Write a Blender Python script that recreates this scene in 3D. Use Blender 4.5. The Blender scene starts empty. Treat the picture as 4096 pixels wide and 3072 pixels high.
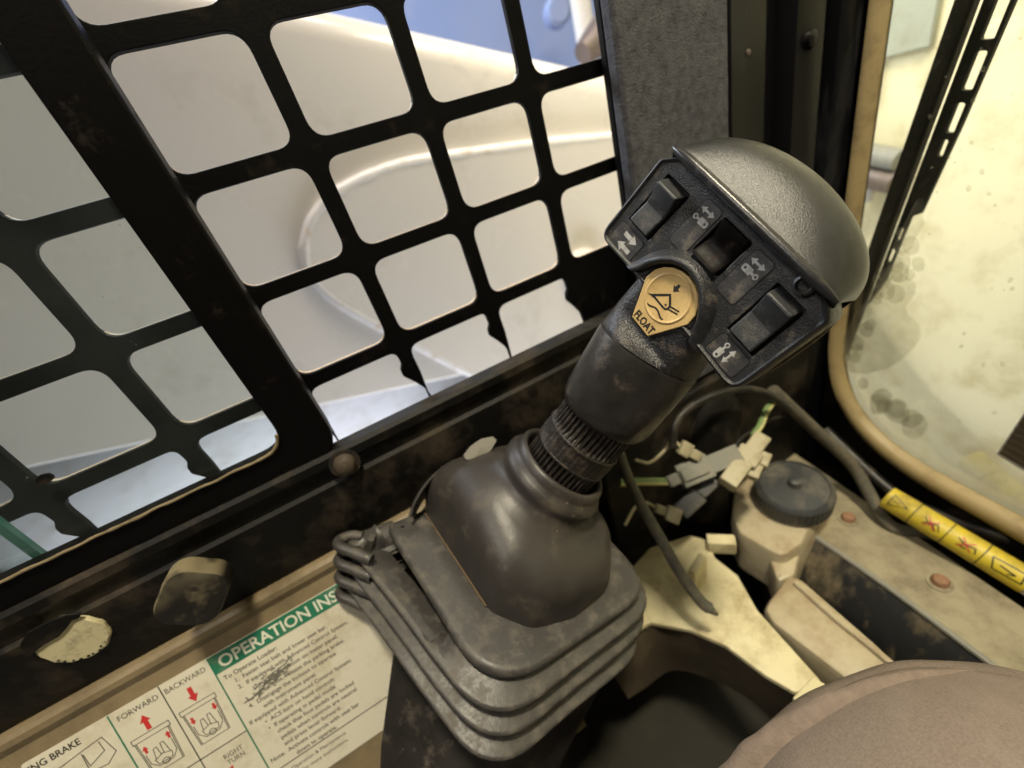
import bpy, math, random
from math import sin, cos, pi, radians, sqrt
from mathutils import Vector, Matrix, noise
from mathutils.geometry import tessellate_polygon
random.seed(7)
SC = bpy.context.scene
COL = SC.collection

# ------------------------------------------------------------------ camera
# world: X = forward along the cab's side wall, Y = out through the side window, Z = up (metres)
CAM = Vector((-0.01519326, -0.24274038, -0.07631948))
RIGHT = Vector((0.86307374, -0.42531544, -0.27241602))
DOWN = Vector((-0.43403388, -0.34872013, -0.83066772))
FWD = Vector((0.25829885, 0.83516528, -0.4855725))
FPX = 1630.0                      # focal length for a 4096 px wide picture
cd = bpy.data.cameras.new('camera'); co = bpy.data.objects.new('camera', cd); COL.objects.link(co)
M = Matrix.Identity(4)
for i in range(3):
    M[i][0] = RIGHT[i]; M[i][1] = -DOWN[i]; M[i][2] = -FWD[i]; M[i][3] = CAM[i]
co.matrix_world = M
cd.sensor_width = 36.0; cd.lens = FPX / 4096 * 36; cd.clip_start = 0.004; cd.clip_end = 60
cd.dof.use_dof = True; cd.dof.focus_distance = 0.165; cd.dof.aperture_fstop = 6.0
SC.camera = co
SC.render.resolution_x, SC.render.resolution_y = 1024, 768

# ------------------------------------------------------------------ light
W = bpy.data.worlds.new('World'); SC.world = W; W.use_nodes = True
bg = W.node_tree.nodes['Background']; bg.inputs[0].default_value = (1.0, 0.93, 0.82, 1); bg.inputs[1].default_value = 0.05
def lamp(name, loc, target, size, power, color, size_y=None):
    d = bpy.data.lights.new(name, 'AREA'); d.energy = power; d.color = color; d.size = size
    if size_y: d.shape = 'RECTANGLE'; d.size_y = size_y
    o = bpy.data.objects.new(name, d); COL.objects.link(o); o.location = loc
    o.rotation_euler = (Vector(target) - Vector(loc)).to_track_quat('-Z', 'Y').to_euler()
    return o
lamp('workshop_ceiling_light', (0.16, -0.44, 1.05), (0.14, -0.16, -0.25), 0.16, 22.0, (1.0, 0.89, 0.66), 0.12)
lamp('rear_fill', (-0.64, -0.40, 0.80), (0.1, -0.12, -0.2), 0.35, 4.5, (1.0, 0.92, 0.80), 0.25)  # added weak fill from behind for the switch face and boot
lamp('workshop_side_light', (0.15, 0.12, 1.55), (0.15, 0.32, 0.0), 1.2, 23.0, (1.0, 0.92, 0.88), 0.18)
lamp('low_fill', (0.05, 0.10, -0.92), (0.0, 0.32, -0.2), 0.9, 7.0, (0.88, 0.92, 1.0), 0.12)  # added fill from below, stands in for floor bounce on the boom
lamp('bucket_fill', (0.43, 0.17, 0.45), (0.74, 0.0, -0.40), 0.25, 3.8, (1.0, 0.93, 0.76), 0.2)  # added lamp, hidden in the gap to brighten the bucket plate
lamp('floor_fill', (-0.4, 1.3, 0.9), (-0.3, 1.0, -1.0), 0.8, 60.0, (0.86, 0.92, 1.0), 0.8)  # added lamp to brighten the floor beyond the boom
SC.view_settings.view_transform = 'Standard'; SC.view_settings.look = 'None'
SC.view_settings.gamma = 1.0; SC.view_settings.exposure = 0.0; SC.view_settings.use_curve_mapping = False
SC.render.engine = 'CYCLES'
SC.cycles.max_bounces = 6; SC.cycles.diffuse_bounces = 3; SC.cycles.glossy_bounces = 3; SC.cycles.transparent_max_bounces = 40

# ------------------------------------------------------------------ materials
MATS = {}
def lin(c): return tuple(((v/255)/12.92 if v/255 <= .04045 else ((v/255+.055)/1.055)**2.4) for v in c)
def mat(name, base, rough=0.5, metal=0.0, dust=None, dust_amt=0.0, dust_scale=60, bump=0.0, bump_scale=900, spec=0.5,
        mottle=0.0, mottle_scale=40, coat=0.0, sub=0.0, up_dust=0.0, stretch=None, speck=0.0, speck_scale=260):
    m = bpy.data.materials.new(name); m.use_nodes = True; nt = m.node_tree; N = nt.nodes; L = nt.links
    b = N['Principled BSDF']
    tc = N.new('ShaderNodeTexCoord'); vec = tc.outputs['Object']
    if stretch:
        mp = N.new('ShaderNodeMapping'); mp.inputs['Scale'].default_value = stretch; L.new(vec, mp.inputs[0]); vec = mp.outputs[0]
    def nz(scale, detail=4, rough_=.6, w=0):
        n = N.new('ShaderNodeTexNoise'); n.inputs['Scale'].default_value = scale; n.inputs['Detail'].default_value = detail
        n.inputs['Roughness'].default_value = rough_; L.new(vec, n.inputs['Vector']); return n.outputs[0]
    def ramp(v, lo, hi):
        r = N.new('ShaderNodeMapRange'); r.inputs[1].default_value = lo; r.inputs[2].default_value = hi; L.new(v, r.inputs[0]); return r.outputs[0]
    def mix(f, a, c):
        x = N.new('ShaderNodeMix'); x.data_type = 'RGBA'
        if isinstance(f, float): x.inputs[0].default_value = f
        else: L.new(f, x.inputs[0])
        for i, v in ((6, a), (7, c)):
            if isinstance(v, tuple): x.inputs[i].default_value = (*v[:3], 1)
            else: L.new(v, x.inputs[i])
        return x.outputs[2]
    colr = tuple(base)
    if mottle:
        colr = mix(ramp(nz(mottle_scale, 3), .35, .65), tuple(max(0, v*(1-mottle)) for v in base), tuple(min(1, v*(1+mottle)) for v in base))
    if dust and dust_amt:
        a = ramp(nz(dust_scale, 4, .68), .62 - .34*dust_amt, .80)
        f = ramp(nz(dust_scale*14, 2, .7), .30, .70)
        mm = N.new('ShaderNodeMath'); mm.operation = 'MULTIPLY_ADD'; L.new(a, mm.inputs[0]); mm.inputs[1].default_value = .75; 
        m2 = N.new('ShaderNodeMath'); m2.operation = 'MULTIPLY'; L.new(f, m2.inputs[0]); L.new(a, m2.inputs[1])
        m3 = N.new('ShaderNodeMath'); m3.operation = 'MULTIPLY'; L.new(m2.outputs[0], m3.inputs[0]); m3.inputs[1].default_value = .5
        L.new(m3.outputs[0], mm.inputs[2]); mm.use_clamp = True
        fac = mm.outputs[0]
        if up_dust:
            ge = N.new('ShaderNodeNewGeometry'); sx_ = N.new('ShaderNodeSeparateXYZ'); L.new(ge.outputs['Normal'], sx_.inputs[0])
            ur = ramp(sx_.outputs[2], .25, .75)
            m4 = N.new('ShaderNodeMath'); m4.operation = 'MULTIPLY_ADD'; m4.use_clamp = True; L.new(ur, m4.inputs[0]); m4.inputs[1].default_value = up_dust; L.new(fac, m4.inputs[2])
            m5 = N.new('ShaderNodeMath'); m5.operation = 'MULTIPLY'; m5.use_clamp = True; L.new(m4.outputs[0], m5.inputs[0]); L.new(ramp(nz(dust_scale*2.2, 3, .6), .30, .46), m5.inputs[1])
            fac = m5.outputs[0]
        colr = mix(fac, colr, tuple(dust))
        rr = N.new('ShaderNodeMapRange'); rr.inputs[3].default_value = rough; rr.inputs[4].default_value = .9; L.new(fac, rr.inputs[0]); L.new(rr.outputs[0], b.inputs['Roughness'])
    else: b.inputs['Roughness'].default_value = rough
    if speck:
        vo = N.new('ShaderNodeTexVoronoi'); vo.inputs['Scale'].default_value = speck_scale; L.new(vec, vo.inputs['Vector'])
        s1 = ramp(vo.outputs['Distance'], .16, .10); s2 = ramp(nz(speck_scale*.11, 2, .5), .60, .66)
        sm = N.new('ShaderNodeMath'); sm.operation = 'MULTIPLY'; L.new(s1, sm.inputs[0]); L.new(s2, sm.inputs[1])
        sn = N.new('ShaderNodeMath'); sn.operation = 'MULTIPLY'; L.new(sm.outputs[0], sn.inputs[0]); sn.inputs[1].default_value = speck
        colr = mix(sn.outputs[0], colr, (.34, .29, .22))
    if isinstance(colr, tuple): b.inputs['Base Color'].default_value = (*colr[:3], 1)
    else: L.new(colr, b.inputs['Base Color'])
    b.inputs['Metallic'].default_value = metal; b.inputs['Specular IOR Level'].default_value = spec
    b.inputs['Coat Weight'].default_value = coat
    if sub: b.inputs['Subsurface Weight'].default_value = sub; b.inputs['Subsurface Radius'].default_value = (.01, .008, .005); b.inputs['Subsurface Scale'].default_value = 1
    if bump:
        bp = N.new('ShaderNodeBump'); bp.inputs['Strength'].default_value = bump; bp.inputs['Distance'].default_value = .0006
        L.new(nz(bump_scale, 2, .6), bp.inputs['Height']); L.new(bp.outputs[0], b.inputs['Normal'])
    MATS[name] = m; return m
TAN = (.30, .235, .165)
mat('head_plastic', (.017, .018, .021), .40, dust=(.095, .080, .064), dust_amt=.26, dust_scale=170, bump=.45, bump_scale=1500)
mat('cap_plastic', (.018, .019, .018), .31, spec=.5, bump=.25, bump_scale=2400, mottle=.18, mottle_scale=300, speck=.15, speck_scale=420)
mat('neck_plastic', (.013, .013, .015), .30, dust=(.13, .10, .075), dust_amt=.22, dust_scale=110, bump=.8, bump_scale=1150)
mat('sleeve_rubber', (.020, .018, .0168), .33, speck=.35, speck_scale=300, dust=(.10, .08, .062), dust_amt=.22, dust_scale=55, bump=.25, bump_scale=260, mottle=.25, mottle_scale=70)
mat('shaft_rubber', (.014, .011, .009), .50, dust=(.075, .055, .040), dust_amt=.38, dust_scale=120, bump=.9, bump_scale=600)
mat('boot_rubber', (.044, .041, .039), .42, speck=.9, speck_scale=190, dust=(.125, .110, .088), dust_amt=.40, dust_scale=105, bump=.22, bump_scale=380, mottle=.12, mottle_scale=38)
mat('boot_dome_rubber', (.034, .030, .028), .42, speck=.5, speck_scale=200, dust=(.095, .076, .052), dust_amt=.22, dust_scale=45, bump=.18, bump_scale=300, mottle=.16, mottle_scale=40)
mat('rocker_plastic', (.027, .029, .032), .48, dust=(.12, .11, .095), dust_amt=.32, dust_scale=160, bump=.3, bump_scale=1800)
mat('wheel_plastic', (.0045, .003, .0027), .42, spec=.10, dust=(.05, .035, .028), dust_amt=.12, dust_scale=160, bump=.15, bump_scale=500)
mat('well_black', (.004, .004, .004), .7)
mat('label_plate', (.030, .030, .033), .5, dust=(.15, .13, .105), dust_amt=.30, dust_scale=150, bump=.3, bump_scale=2200)
mat('label_print', (.42, .42, .41), .6, dust=(.2, .18, .16), dust_amt=.3, dust_scale=300)
mat('yellow_plastic', (.60, .42, .175), .42, dust=(.42, .27, .10), dust_amt=.35, dust_scale=110, bump=.18, bump_scale=1600)
mat('symbol_black', (.012, .011, .010), .55)
mat('screen_black', (.0016, .0015, .0015), .6, spec=.10, dust=(.018, .014, .010), dust_amt=.08, dust_scale=70, bump=.2, bump_scale=700)
mat('screen_lit_edge', (.42, .33, .24), .40)
mat('frame_black', (.0022, .0018, .0017), .42, spec=.14, dust=(.018, .013, .009), dust_amt=.06, dust_scale=60, bump=.2, bump_scale=500)
mat('dirty_black', (.0045, .004, .0035), .55, spec=.22, dust=(.070, .053, .036), dust_amt=.36, dust_scale=24, bump=.5, bump_scale=260)
mat('rusty_black', (.010, .0085, .0075), .6, dust=(.08, .054, .032), dust_amt=.52, dust_scale=34, bump=.6, bump_scale=350)
mat('gasket_tan', (.20, .155, .09), .6, dust=(.09, .066, .036), dust_amt=.5, dust_scale=60, bump=.5, bump_scale=300)
mat('felt', (.070, .071, .080), .95, dust=(.115, .113, .120), dust_amt=.7, dust_scale=150, bump=1.0, bump_scale=800, spec=.15, mottle=.28, mottle_scale=260)
mat('post_black', (.0035, .0036, .0045), .32, spec=.3, dust=(.028, .027, .030), dust_amt=.20, dust_scale=26, bump=.15, bump_scale=300, stretch=(1, 1, .25))
mat('panel_tan', (.215, .165, .095), .5, dust=(.10, .075, .045), dust_amt=.6, dust_scale=22, bump=.4, bump_scale=260)
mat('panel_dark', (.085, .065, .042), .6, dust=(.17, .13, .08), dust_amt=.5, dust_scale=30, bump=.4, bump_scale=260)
mat('decal_cream', (.62, .59, .49), .40, dust=(.42, .37, .26), dust_amt=.40, dust_scale=34, bump=.1, bump_scale=500)
mat('decal_green', (.022, .165, .095), .4, dust=(.16, .20, .13), dust_amt=.2, dust_scale=60)
mat('decal_white', (.66, .66, .56), .4)
mat('decal_ink', (.028, .026, .022), .5)
mat('decal_grey_ink', (.055, .05, .042), .5)
mat('decal_red', (.50, .035, .035), .45)
mat('smudge', (.14, .13, .108), .8)
mat('loader_paint', (.80, .755, .70), .27, dust=(.60, .55, .48), dust_amt=.20, dust_scale=9, bump=.10, bump_scale=60, coat=.2)
mat('weld_paint', (.86, .83, .80), .30, dust=(.6, .42, .24), dust_amt=.25, dust_scale=60, bump=.9, bump_scale=120)
mat('blue_paint', (.24, .32, .56), .35, dust=(.30, .33, .50), dust_amt=.4, dust_scale=8)
mat('dull_steel', (.16, .13, .12), .5, metal=.6, dust=(.2, .15, .1), dust_amt=.4, dust_scale=20)
mat('concrete', (.62, .61, .63), .6, dust=(.40, .36, .32), dust_amt=.4, dust_scale=6, bump=.2, bump_scale=60)
mat('cream_paint', (.74, .68, .45), .5, dust=(.50, .43, .23), dust_amt=.42, dust_scale=18, bump=.25, bump_scale=140)
mat('cream_metal', (.66, .60, .38), .55, dust=(.30, .23, .11), dust_amt=.46, dust_scale=34, bump=.4, bump_scale=240)
mat('gasket_cream', (.34, .26, .125), .5, dust=(.12, .08, .035), dust_amt=.40, dust_scale=30, bump=.2, bump_scale=200)
mat('wiper_black', (.004, .0055, .0055), .45, spec=.3, dust=(.07, .065, .055), dust_amt=.16, dust_scale=170, bump=.2, bump_scale=600)
mat('cap_black', (.036, .040, .042), .5, dust=(.16, .14, .11), dust_amt=.45, dust_scale=50, bump=.3, bump_scale=400)
mat('bottle', (.46, .40, .27), .36, dust=(.24, .15, .07), dust_amt=.55, dust_scale=28, bump=.1, bump_scale=200)
mat('shelf_metal', (.31, .275, .18), .50, speck=.3, speck_scale=120, dust=(.12, .092, .055), dust_amt=.62, dust_scale=38, bump=.4, bump_scale=260)
mat('mud_black', (.010, .011, .013), .6, dust=(.22, .175, .10), dust_amt=.36, dust_scale=34, bump=.9, bump_scale=180, stretch=(1, 1, .35))
mat('rust_bolt', (.27, .15, .085), .7, dust=(.16, .07, .03), dust_amt=.5, dust_scale=200, bump=.5, bump_scale=600)
mat('cable_grey', (.085, .080, .062), .7, dust=(.20, .17, .11), dust_amt=.5, dust_scale=120, bump=.7, bump_scale=900)
mat('cable_black', (.012, .011, .010), .45, dust=(.10, .08, .055), dust_amt=.4, dust_scale=60)
mat('wire_green', (.17, .27, .10), .5, dust=(.35, .36, .18), dust_amt=.5, dust_scale=60)
mat('wire_yellow', (.55, .52, .22), .5)
mat('connector_grey', (.22, .22, .19), .5, dust=(.30, .27, .2), dust_amt=.4, dust_scale=60)
mat('connector_cream', (.42, .38, .25), .5, dust=(.26, .21, .12), dust_amt=.4, dust_scale=60)
mat('warning_yellow', (.60, .47, .03), .45, dust=(.26, .20, .05), dust_amt=.5, dust_scale=50)
mat('warning_ink', (.035, .03, .01), .5)
mat('sticker_white', (.62, .60, .58), .5)
mat('floor_mat', (.016, .0145, .009), .8, dust=(.05, .043, .024), dust_amt=.40, dust_scale=14, bump=.7, bump_scale=160)
mat('void_black', (.005, .005, .004), .9)
mat('cloth', (.205, .164, .132), .95, dust=(.250, .204, .166), dust_amt=.5, dust_scale=45, bump=.6, bump_scale=2600, spec=.08, mottle=.13, mottle_scale=1100)
mat('cloth_seam', (.205, .160, .128), .95, bump=.8, bump_scale=1000, spec=.1, mottle=.1, mottle_scale=200)
mat('knob_black', (.010, .009, .008), .45, dust=(.20, .165, .095), dust_amt=.08, dust_scale=26, up_dust=.85)
mat('chip_cream', (.62, .56, .36), .6, dust=(.10, .085, .05), dust_amt=.3, dust_scale=90, bump=.4, bump_scale=300)
mat('paper_white', (.21, .20, .175), .6, dust=(.10, .08, .055), dust_amt=.45, dust_scale=80)
mat('teal_edge', (.10, .30, .26), .25)
mat('dark_decal', (.115, .095, .062), .6)
mat('tear_edge', (.10, .068, .036), .8, bump=.6, bump_scale=500)

def glass(name, tint, gloss, haze_col, haze_amt, haze_scale):
    m = bpy.data.materials.new(name); m.use_nodes = True; nt = m.node_tree; N = nt.nodes; L = nt.links
    N.remove(N['Principled BSDF']); out = N['Material Output']
    tr = N.new('ShaderNodeBsdfTransparent'); tr.inputs[0].default_value = (*tint, 1)
    gl = N.new('ShaderNodeBsdfGlossy'); gl.inputs['Roughness'].default_value = .03
    df = N.new('ShaderNodeBsdfDiffuse'); df.inputs[0].default_value = (*haze_col, 1)
    fr = N.new('ShaderNodeFresnel'); fr.inputs[0].default_value = 1.45
    mu = N.new('ShaderNodeMath'); mu.operation = 'MULTIPLY'; mu.inputs[1].default_value = gloss; L.new(fr.outputs[0], mu.inputs[0])
    a = N.new('ShaderNodeMixShader'); L.new(mu.outputs[0], a.inputs[0]); L.new(tr.outputs[0], a.inputs[1]); L.new(gl.outputs[0], a.inputs[2])
    tc = N.new('ShaderNodeTexCoord'); n1 = N.new('ShaderNodeTexNoise'); n1.inputs['Scale'].default_value = haze_scale; n1.inputs['Detail'].default_value = 6
    L.new(tc.outputs['Object'], n1.inputs['Vector'])
    n2 = N.new('ShaderNodeTexVoronoi'); n2.inputs['Scale'].default_value = haze_scale*7; L.new(tc.outputs['Object'], n2.inputs['Vector'])
    sp = N.new('ShaderNodeMapRange'); sp.inputs[1].default_value = .10; sp.inputs[2].default_value = .05; sp.inputs[3].default_value = 0; sp.inputs[4].default_value = .5; L.new(n2.outputs['Distance'], sp.inputs[0])
    mr = N.new('ShaderNodeMapRange'); mr.inputs[1].default_value = .35; mr.inputs[2].default_value = .8; mr.inputs[3].default_value = haze_amt*.4; mr.inputs[4].default_value = haze_amt*1.7; L.new(n1.outputs[0], mr.inputs[0])
    gate = N.new('ShaderNodeMapRange'); gate.inputs[1].default_value = .56; gate.inputs[2].default_value = .66; L.new(n1.outputs[0], gate.inputs[0])
    sg = N.new('ShaderNodeMath'); sg.operation = 'MULTIPLY'; L.new(sp.outputs[0], sg.inputs[0]); L.new(gate.outputs[0], sg.inputs[1])
    ad = N.new('ShaderNodeMath'); ad.operation = 'ADD'; ad.use_clamp = True; L.new(mr.outputs[0], ad.inputs[0]); L.new(sg.outputs[0], ad.inputs[1])
    b = N.new('ShaderNodeMixShader'); L.new(ad.outputs[0], b.inputs[0]); L.new(a.outputs[0], b.inputs[1]); L.new(df.outputs[0], b.inputs[2])
    L.new(b.outputs[0], out.inputs[0]); MATS[name] = m
glass('tinted_glass', (.955, .985, .970), .7, (.45, .52, .50), .022, 26)
glass('front_glass', (.97, .98, .95), .5, (.60, .57, .42), .028, 20)
glass('mud_film', (.972, .970, .95), .2, (.62, .60, .50), .10, 70)

# ------------------------------------------------------------------ geometry helpers
WLOC = {}
def tag(o, label=None, cat=None, group=None, kind=None):
    for k, v in (('label', label), ('category', cat), ('group', group), ('kind', kind)):
        if v: o[k] = v
    return o
def empty(name, loc, label, cat, group=None):
    o = bpy.data.objects.new(name, None); COL.objects.link(o); o.location = loc; o.empty_display_size = .01
    WLOC[o.name] = Vector(loc); return tag(o, label, cat, group)
def add(name, verts, faces, material, parent=None, smooth=False, angle=None):
    verts = [Vector(v) for v in verts]
    lo = Vector((min(v.x for v in verts), min(v.y for v in verts), min(v.z for v in verts)))
    hi = Vector((max(v.x for v in verts), max(v.y for v in verts), max(v.z for v in verts)))
    c = (lo + hi) / 2
    me = bpy.data.meshes.new(name); me.from_pydata([v - c for v in verts], [], faces); me.validate(); me.update()
    me.materials.append(MATS[material])
    if smooth: me.polygons.foreach_set('use_smooth', [True]*len(me.polygons))
    if smooth and angle: me.set_sharp_from_angle(angle=radians(angle))
    o = bpy.data.objects.new(name, me); COL.objects.link(o)
    if parent is not None:
        pl_ = WLOC[parent.name]; o.parent = parent; o.location = c - pl_
    else: o.location = c
    WLOC[o.name] = c
    return o
class Frame:
    def __init__(s, o, x, y, z, k=.001): s.o, s.x, s.y, s.z, s.k = Vector(o), Vector(x).normalized(), Vector(y).normalized(), Vector(z).normalized(), k
    def __call__(s, x, y, z): return s.o + (s.x*x + s.y*y + s.z*z)*s.k
WORLD = Frame((0, 0, 0), (1, 0, 0), (0, 1, 0), (0, 0, 1), 1.0)
def ray(px, py): return RIGHT*((px-2048)/FPX) + DOWN*((py-1536)/FPX) + FWD
def spot(px, py, P0, n):          # the point of a real plane seen at a place of the survey photograph
    d = ray(px, py); n = Vector(n); return CAM + d*((Vector(P0)-CAM).dot(n)/d.dot(n))
def onY(px, py, y): return spot(px, py, (0, y, 0), (0, 1, 0))
def onZ(px, py, z): return spot(px, py, (0, 0, z), (0, 0, 1))
def at(px, py, depth): return CAM + ray(px, py)*depth

def area(l): return .5*sum(l[i][0]*l[(i+1) % len(l)][1]-l[(i+1) % len(l)][0]*l[i][1] for i in range(len(l)))
def roundpoly(pts, r, seg=5):
    out = []; n = len(pts)
    for i, p in enumerate(pts):
        rr = r[i] if isinstance(r, (list, tuple)) else r
        p = Vector(p[:2]); a = (Vector(pts[i-1][:2])-p); b = (Vector(pts[(i+1) % n][:2])-p)
        if rr <= 0: out.append((p.x, p.y)); continue
        la, lb = a.length, b.length; a.normalize(); b.normalize()
        ang = a.angle(b); d = min(rr/math.tan(ang/2), la*.49, lb*.49)
        p0, p1 = p+a*d, p+b*d
        for k in range(seg+1):
            t = k/seg; q = p0*(1-t)**2 + p*2*t*(1-t) + p1*t*t
            out.append((q.x, q.y))
    return out
def inset(l, d):                   # move a loop into the material (left of travel)
    n = len(l); out = []
    for i in range(n):
        p0, p, p1 = Vector(l[i-1]), Vector(l[i]), Vector(l[(i+1) % n])
        e0, e1 = (p-p0), (p1-p)
        if e0.length < 1e-9: e0 = e1
        if e1.length < 1e-9: e1 = e0
        e0 = e0.normalized(); e1 = e1.normalized()
        n0, n1 = Vector((-e0.y, e0.x)), Vector((-e1.y, e1.x)); m = n0+n1
        if m.length < 1e-6: m = n0
        m.normalize(); out.append(tuple(Vector(l[i]) + m*(d/max(.5, m.dot(n0)))))
    return out
def plate(name, loops, t, frame, material, parent=None, bevel=0.0, z0=0.0, back=True, smooth=False):
    """a flat plate with holes; 2D loops in frame x/y, front face at z0, back at z0-t"""
    L = []
    for i, l in enumerate(loops):
        l = [tuple(p[:2]) for p in l]
        if (area(l) > 0) != (i == 0): l = l[::-1]
        L.append(l)
    lay = []
    if bevel > 0: lay += [(bevel, z0), (bevel*.3, z0-bevel*.3), (0, z0-bevel)]
    else: lay += [(0, z0)]
    lay += [(0, z0-t)]
    V = []; Fc = []; idx = []
    for d, z in lay:
        ii = []
        for l in L:
            q = inset(l, d) if d else l
            ii.append(list(range(len(V), len(V)+len(q)))); V += [frame(x, y, z) for x, y in q]
        idx.append(ii)
    def cap(k, flip):
        ls = []; flat = []
        d, z = lay[k]
        for j, l in enumerate(L):
            q = inset(l, d) if d else l
            ls.append([Vector((x, y, 0)) for x, y in q]); flat += idx[k][j]
        fl = sum(ls, [])
        for tri in tessellate_polygon(ls):
            f = [flat[a] for a in tri]
            p = [fl[a] for a in tri]
            up = (p[1]-p[0]).cross(p[2]-p[0]).z > 0
            if up == flip: f = f[::-1]
            Fc.append(f)
    cap(0, False)
    if back: cap(len(lay)-1, True)
    for k in range(len(lay)-1):
        for j, l in enumerate(L):
            n = len(l); a, b = idx[k][j], idx[k+1][j]
            for i in range(n): Fc.append([a[i], b[i], b[(i+1) % n], a[(i+1) % n]])
    return add(name, V, Fc, material, parent, smooth, 30 if smooth else None)
def loft(name, rings, material, parent=None, cap0=True, cap1=True, closed=True, smooth=True, angle=40):
    n = len(rings[0]); V = [p for r in rings for p in r]; Fc = []
    for k in range(len(rings)-1):
        for i in range(n if closed else n-1):
            j = (i+1) % n; Fc.append([k*n+i, k*n+j, (k+1)*n+j, (k+1)*n+i])
    if cap0: Fc.append(list(range(n))[::-1])
    if cap1: Fc.append([(len(rings)-1)*n+i for i in range(n)])
    return add(name, V, Fc, material, parent, smooth, angle)
def basis(d):
    d = Vector(d).normalized(); u = d.orthogonal().normalized(); return u, d.cross(u)
def circ(c, u, v, r, n=32, ph=0): return [Vector(c)+u*(r*cos(2*pi*i/n+ph))+v*(r*sin(2*pi*i/n+ph)) for i in range(n)]
def lathe(name, c, d, prof, material, parent=None, n=32, cap0=True, cap1=True, mod=None, angle=35, uv=None):
    u, v = uv if uv else basis(d); d = Vector(d).normalized(); rings = []
    for k, (h, r) in enumerate(prof):
        if mod: rings.append([Vector(c)+d*h+(u*cos(2*pi*i/n)+v*sin(2*pi*i/n))*(r*mod(i, k)) for i in range(n)])
        else: rings.append(circ(Vector(c)+d*h, u, v, r, n))
    return loft(name, rings, material, parent, cap0, cap1, angle=angle)
def spline(P, n=8):
    P = [Vector(p) for p in P]; Q = [P[0]*2-P[1]]+P+[P[-1]*2-P[-2]]; out = []
    for i in range(1, len(Q)-2):
        a, b, c, d = Q[i-1:i+3]
        for k in range(n):
            t = k/n; out.append(.5*((2*b)+(c-a)*t+(2*a-5*b+4*c-d)*t*t+(3*b-a-3*c+d)*t**3))
    return out+[P[-1]]
def tube(name, P, r, material, parent=None, n=10, close=False, flat=None):
    P = [Vector(p) for p in P]; rings = []; u = None
    m = len(P)
    for i, p in enumerate(P):
        if close: t = P[(i+1) % m]-P[i-1]
        else: t = P[min(i+1, m-1)]-P[max(i-1, 0)]
        t.normalize()
        if u is None: u = t.orthogonal().normalized()
        u = (u-t*u.dot(t)).normalized(); v = t.cross(u)
        rr = r[i] if isinstance(r, (list, tuple)) else r
        rings.append(circ(p, u, v, rr, n))
    if close: rings.append(rings[0])
    return loft(name, rings, material, parent, not close, not close)
def box(name, frame, x0, x1, y0, y1, z0, z1, material, parent=None, bev=0.0, seg=2):
    V = [frame(x, y, z) for x in (x0, x1) for y in (y0, y1) for z in (z0, z1)]
    Fc = [(0, 1, 3, 2), (4, 6, 7, 5), (0, 4, 5, 1), (2, 3, 7, 6), (0, 2, 6, 4), (1, 5, 7, 3)]
    if frame.x.cross(frame.y).dot(frame.z) < 0: Fc = [f[::-1] for f in Fc]
    o = add(name, V, Fc, material, parent)
    if bev:
        b = o.modifiers.new('bevel', 'BEVEL'); b.width = bev; b.segments = seg; b.limit_method = 'ANGLE'
        o.data.polygons.foreach_set('use_smooth', [True]*6); o.data.set_sharp_from_angle(angle=radians(35))
    return o
def lettering(name, txt, size, frame, x, y, material, parent=None, z=0.0, align='LEFT', xs=1.0, bold=0.0, rot=0.0, depth=0.0):
    cu = bpy.data.curves.new('t', 'FONT'); cu.body = txt; cu.size = size; cu.align_x = align; cu.offset = bold*size; cu.resolution_u = 3
    cu.extrude = depth
    ob = bpy.data.objects.new('t', cu); COL.objects.link(ob); bpy.context.view_layer.update()
    me = ob.evaluated_get(bpy.context.evaluated_depsgraph_get()).to_mesh()
    ca, sa = cos(rot), sin(rot)
    V = [frame(x+(p.co.x*xs)*ca-p.co.y*sa, y+(p.co.x*xs)*sa+p.co.y*ca, z+p.co.z) for p in me.vertices]; Fc = [list(p.vertices) for p in me.polygons]
    ob.to_mesh_clear(); COL.objects.unlink(ob); bpy.data.objects.remove(ob); bpy.data.curves.remove(cu)
    return add(name, V, Fc, material, parent)
def stroke(name, lines, w, frame, material, parent=None, z=0.0):
    """flat printed line work: polylines drawn as ribbons of width w"""
    V = []; Fc = []
    for l in lines:
        for a, b in zip(l[:-1], l[1:]):
            a, b = Vector(a), Vector(b); d = (b-a)
            if d.length < 1e-9: continue
            d.normalize(); nn = Vector((-d.y, d.x))*(w/2); a = a-d*(w*.35); b = b+d*(w*.35); k = len(V)
            for q in (a-nn, b-nn, b+nn, a+nn): V.append(frame(q.x, q.y, z))
            Fc.append([k, k+1, k+2, k+3])
    return add(name, V, Fc, material, parent)
def arrow(w, h, head=.5, shaft=.42): # points up, centred
    return [(-w*shaft/2, -h/2), (w*shaft/2, -h/2), (w*shaft/2, h/2-h*head), (w/2, h/2-h*head), (0, h/2), (-w/2, h/2-h*head), (-w*shaft/2, h/2-h*head)]
def xf(pts, x, y, a=0, s=1): return [(x+s*(p[0]*cos(a)-p[1]*sin(a)), y+s*(p[0]*sin(a)+p[1]*cos(a))) for p in pts]

mat('bolt_brown', (.05, .036, .024), .6, dust=(.05, .035, .02), dust_amt=.4, dust_scale=150, bump=.4, bump_scale=600)
mat('rail_green', (.36, .38, .30), .6, dust=(.28, .27, .2), dust_amt=.4, dust_scale=20)
mat('strip_white', (.78, .82, .90), .5)
mat('ridge_plastic', (.016, .016, .018), .30, dust=(.08, .068, .055), dust_amt=.16, dust_scale=120, bump=.12, bump_scale=900)

# ================================================================== the setting
# ---- workshop floor outside the cab
box('shop_floor', WORLD, -3.0, 4.0, -2.0, 4.0, -1.02, -1.0, 'concrete')['kind'] = 'structure'

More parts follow.
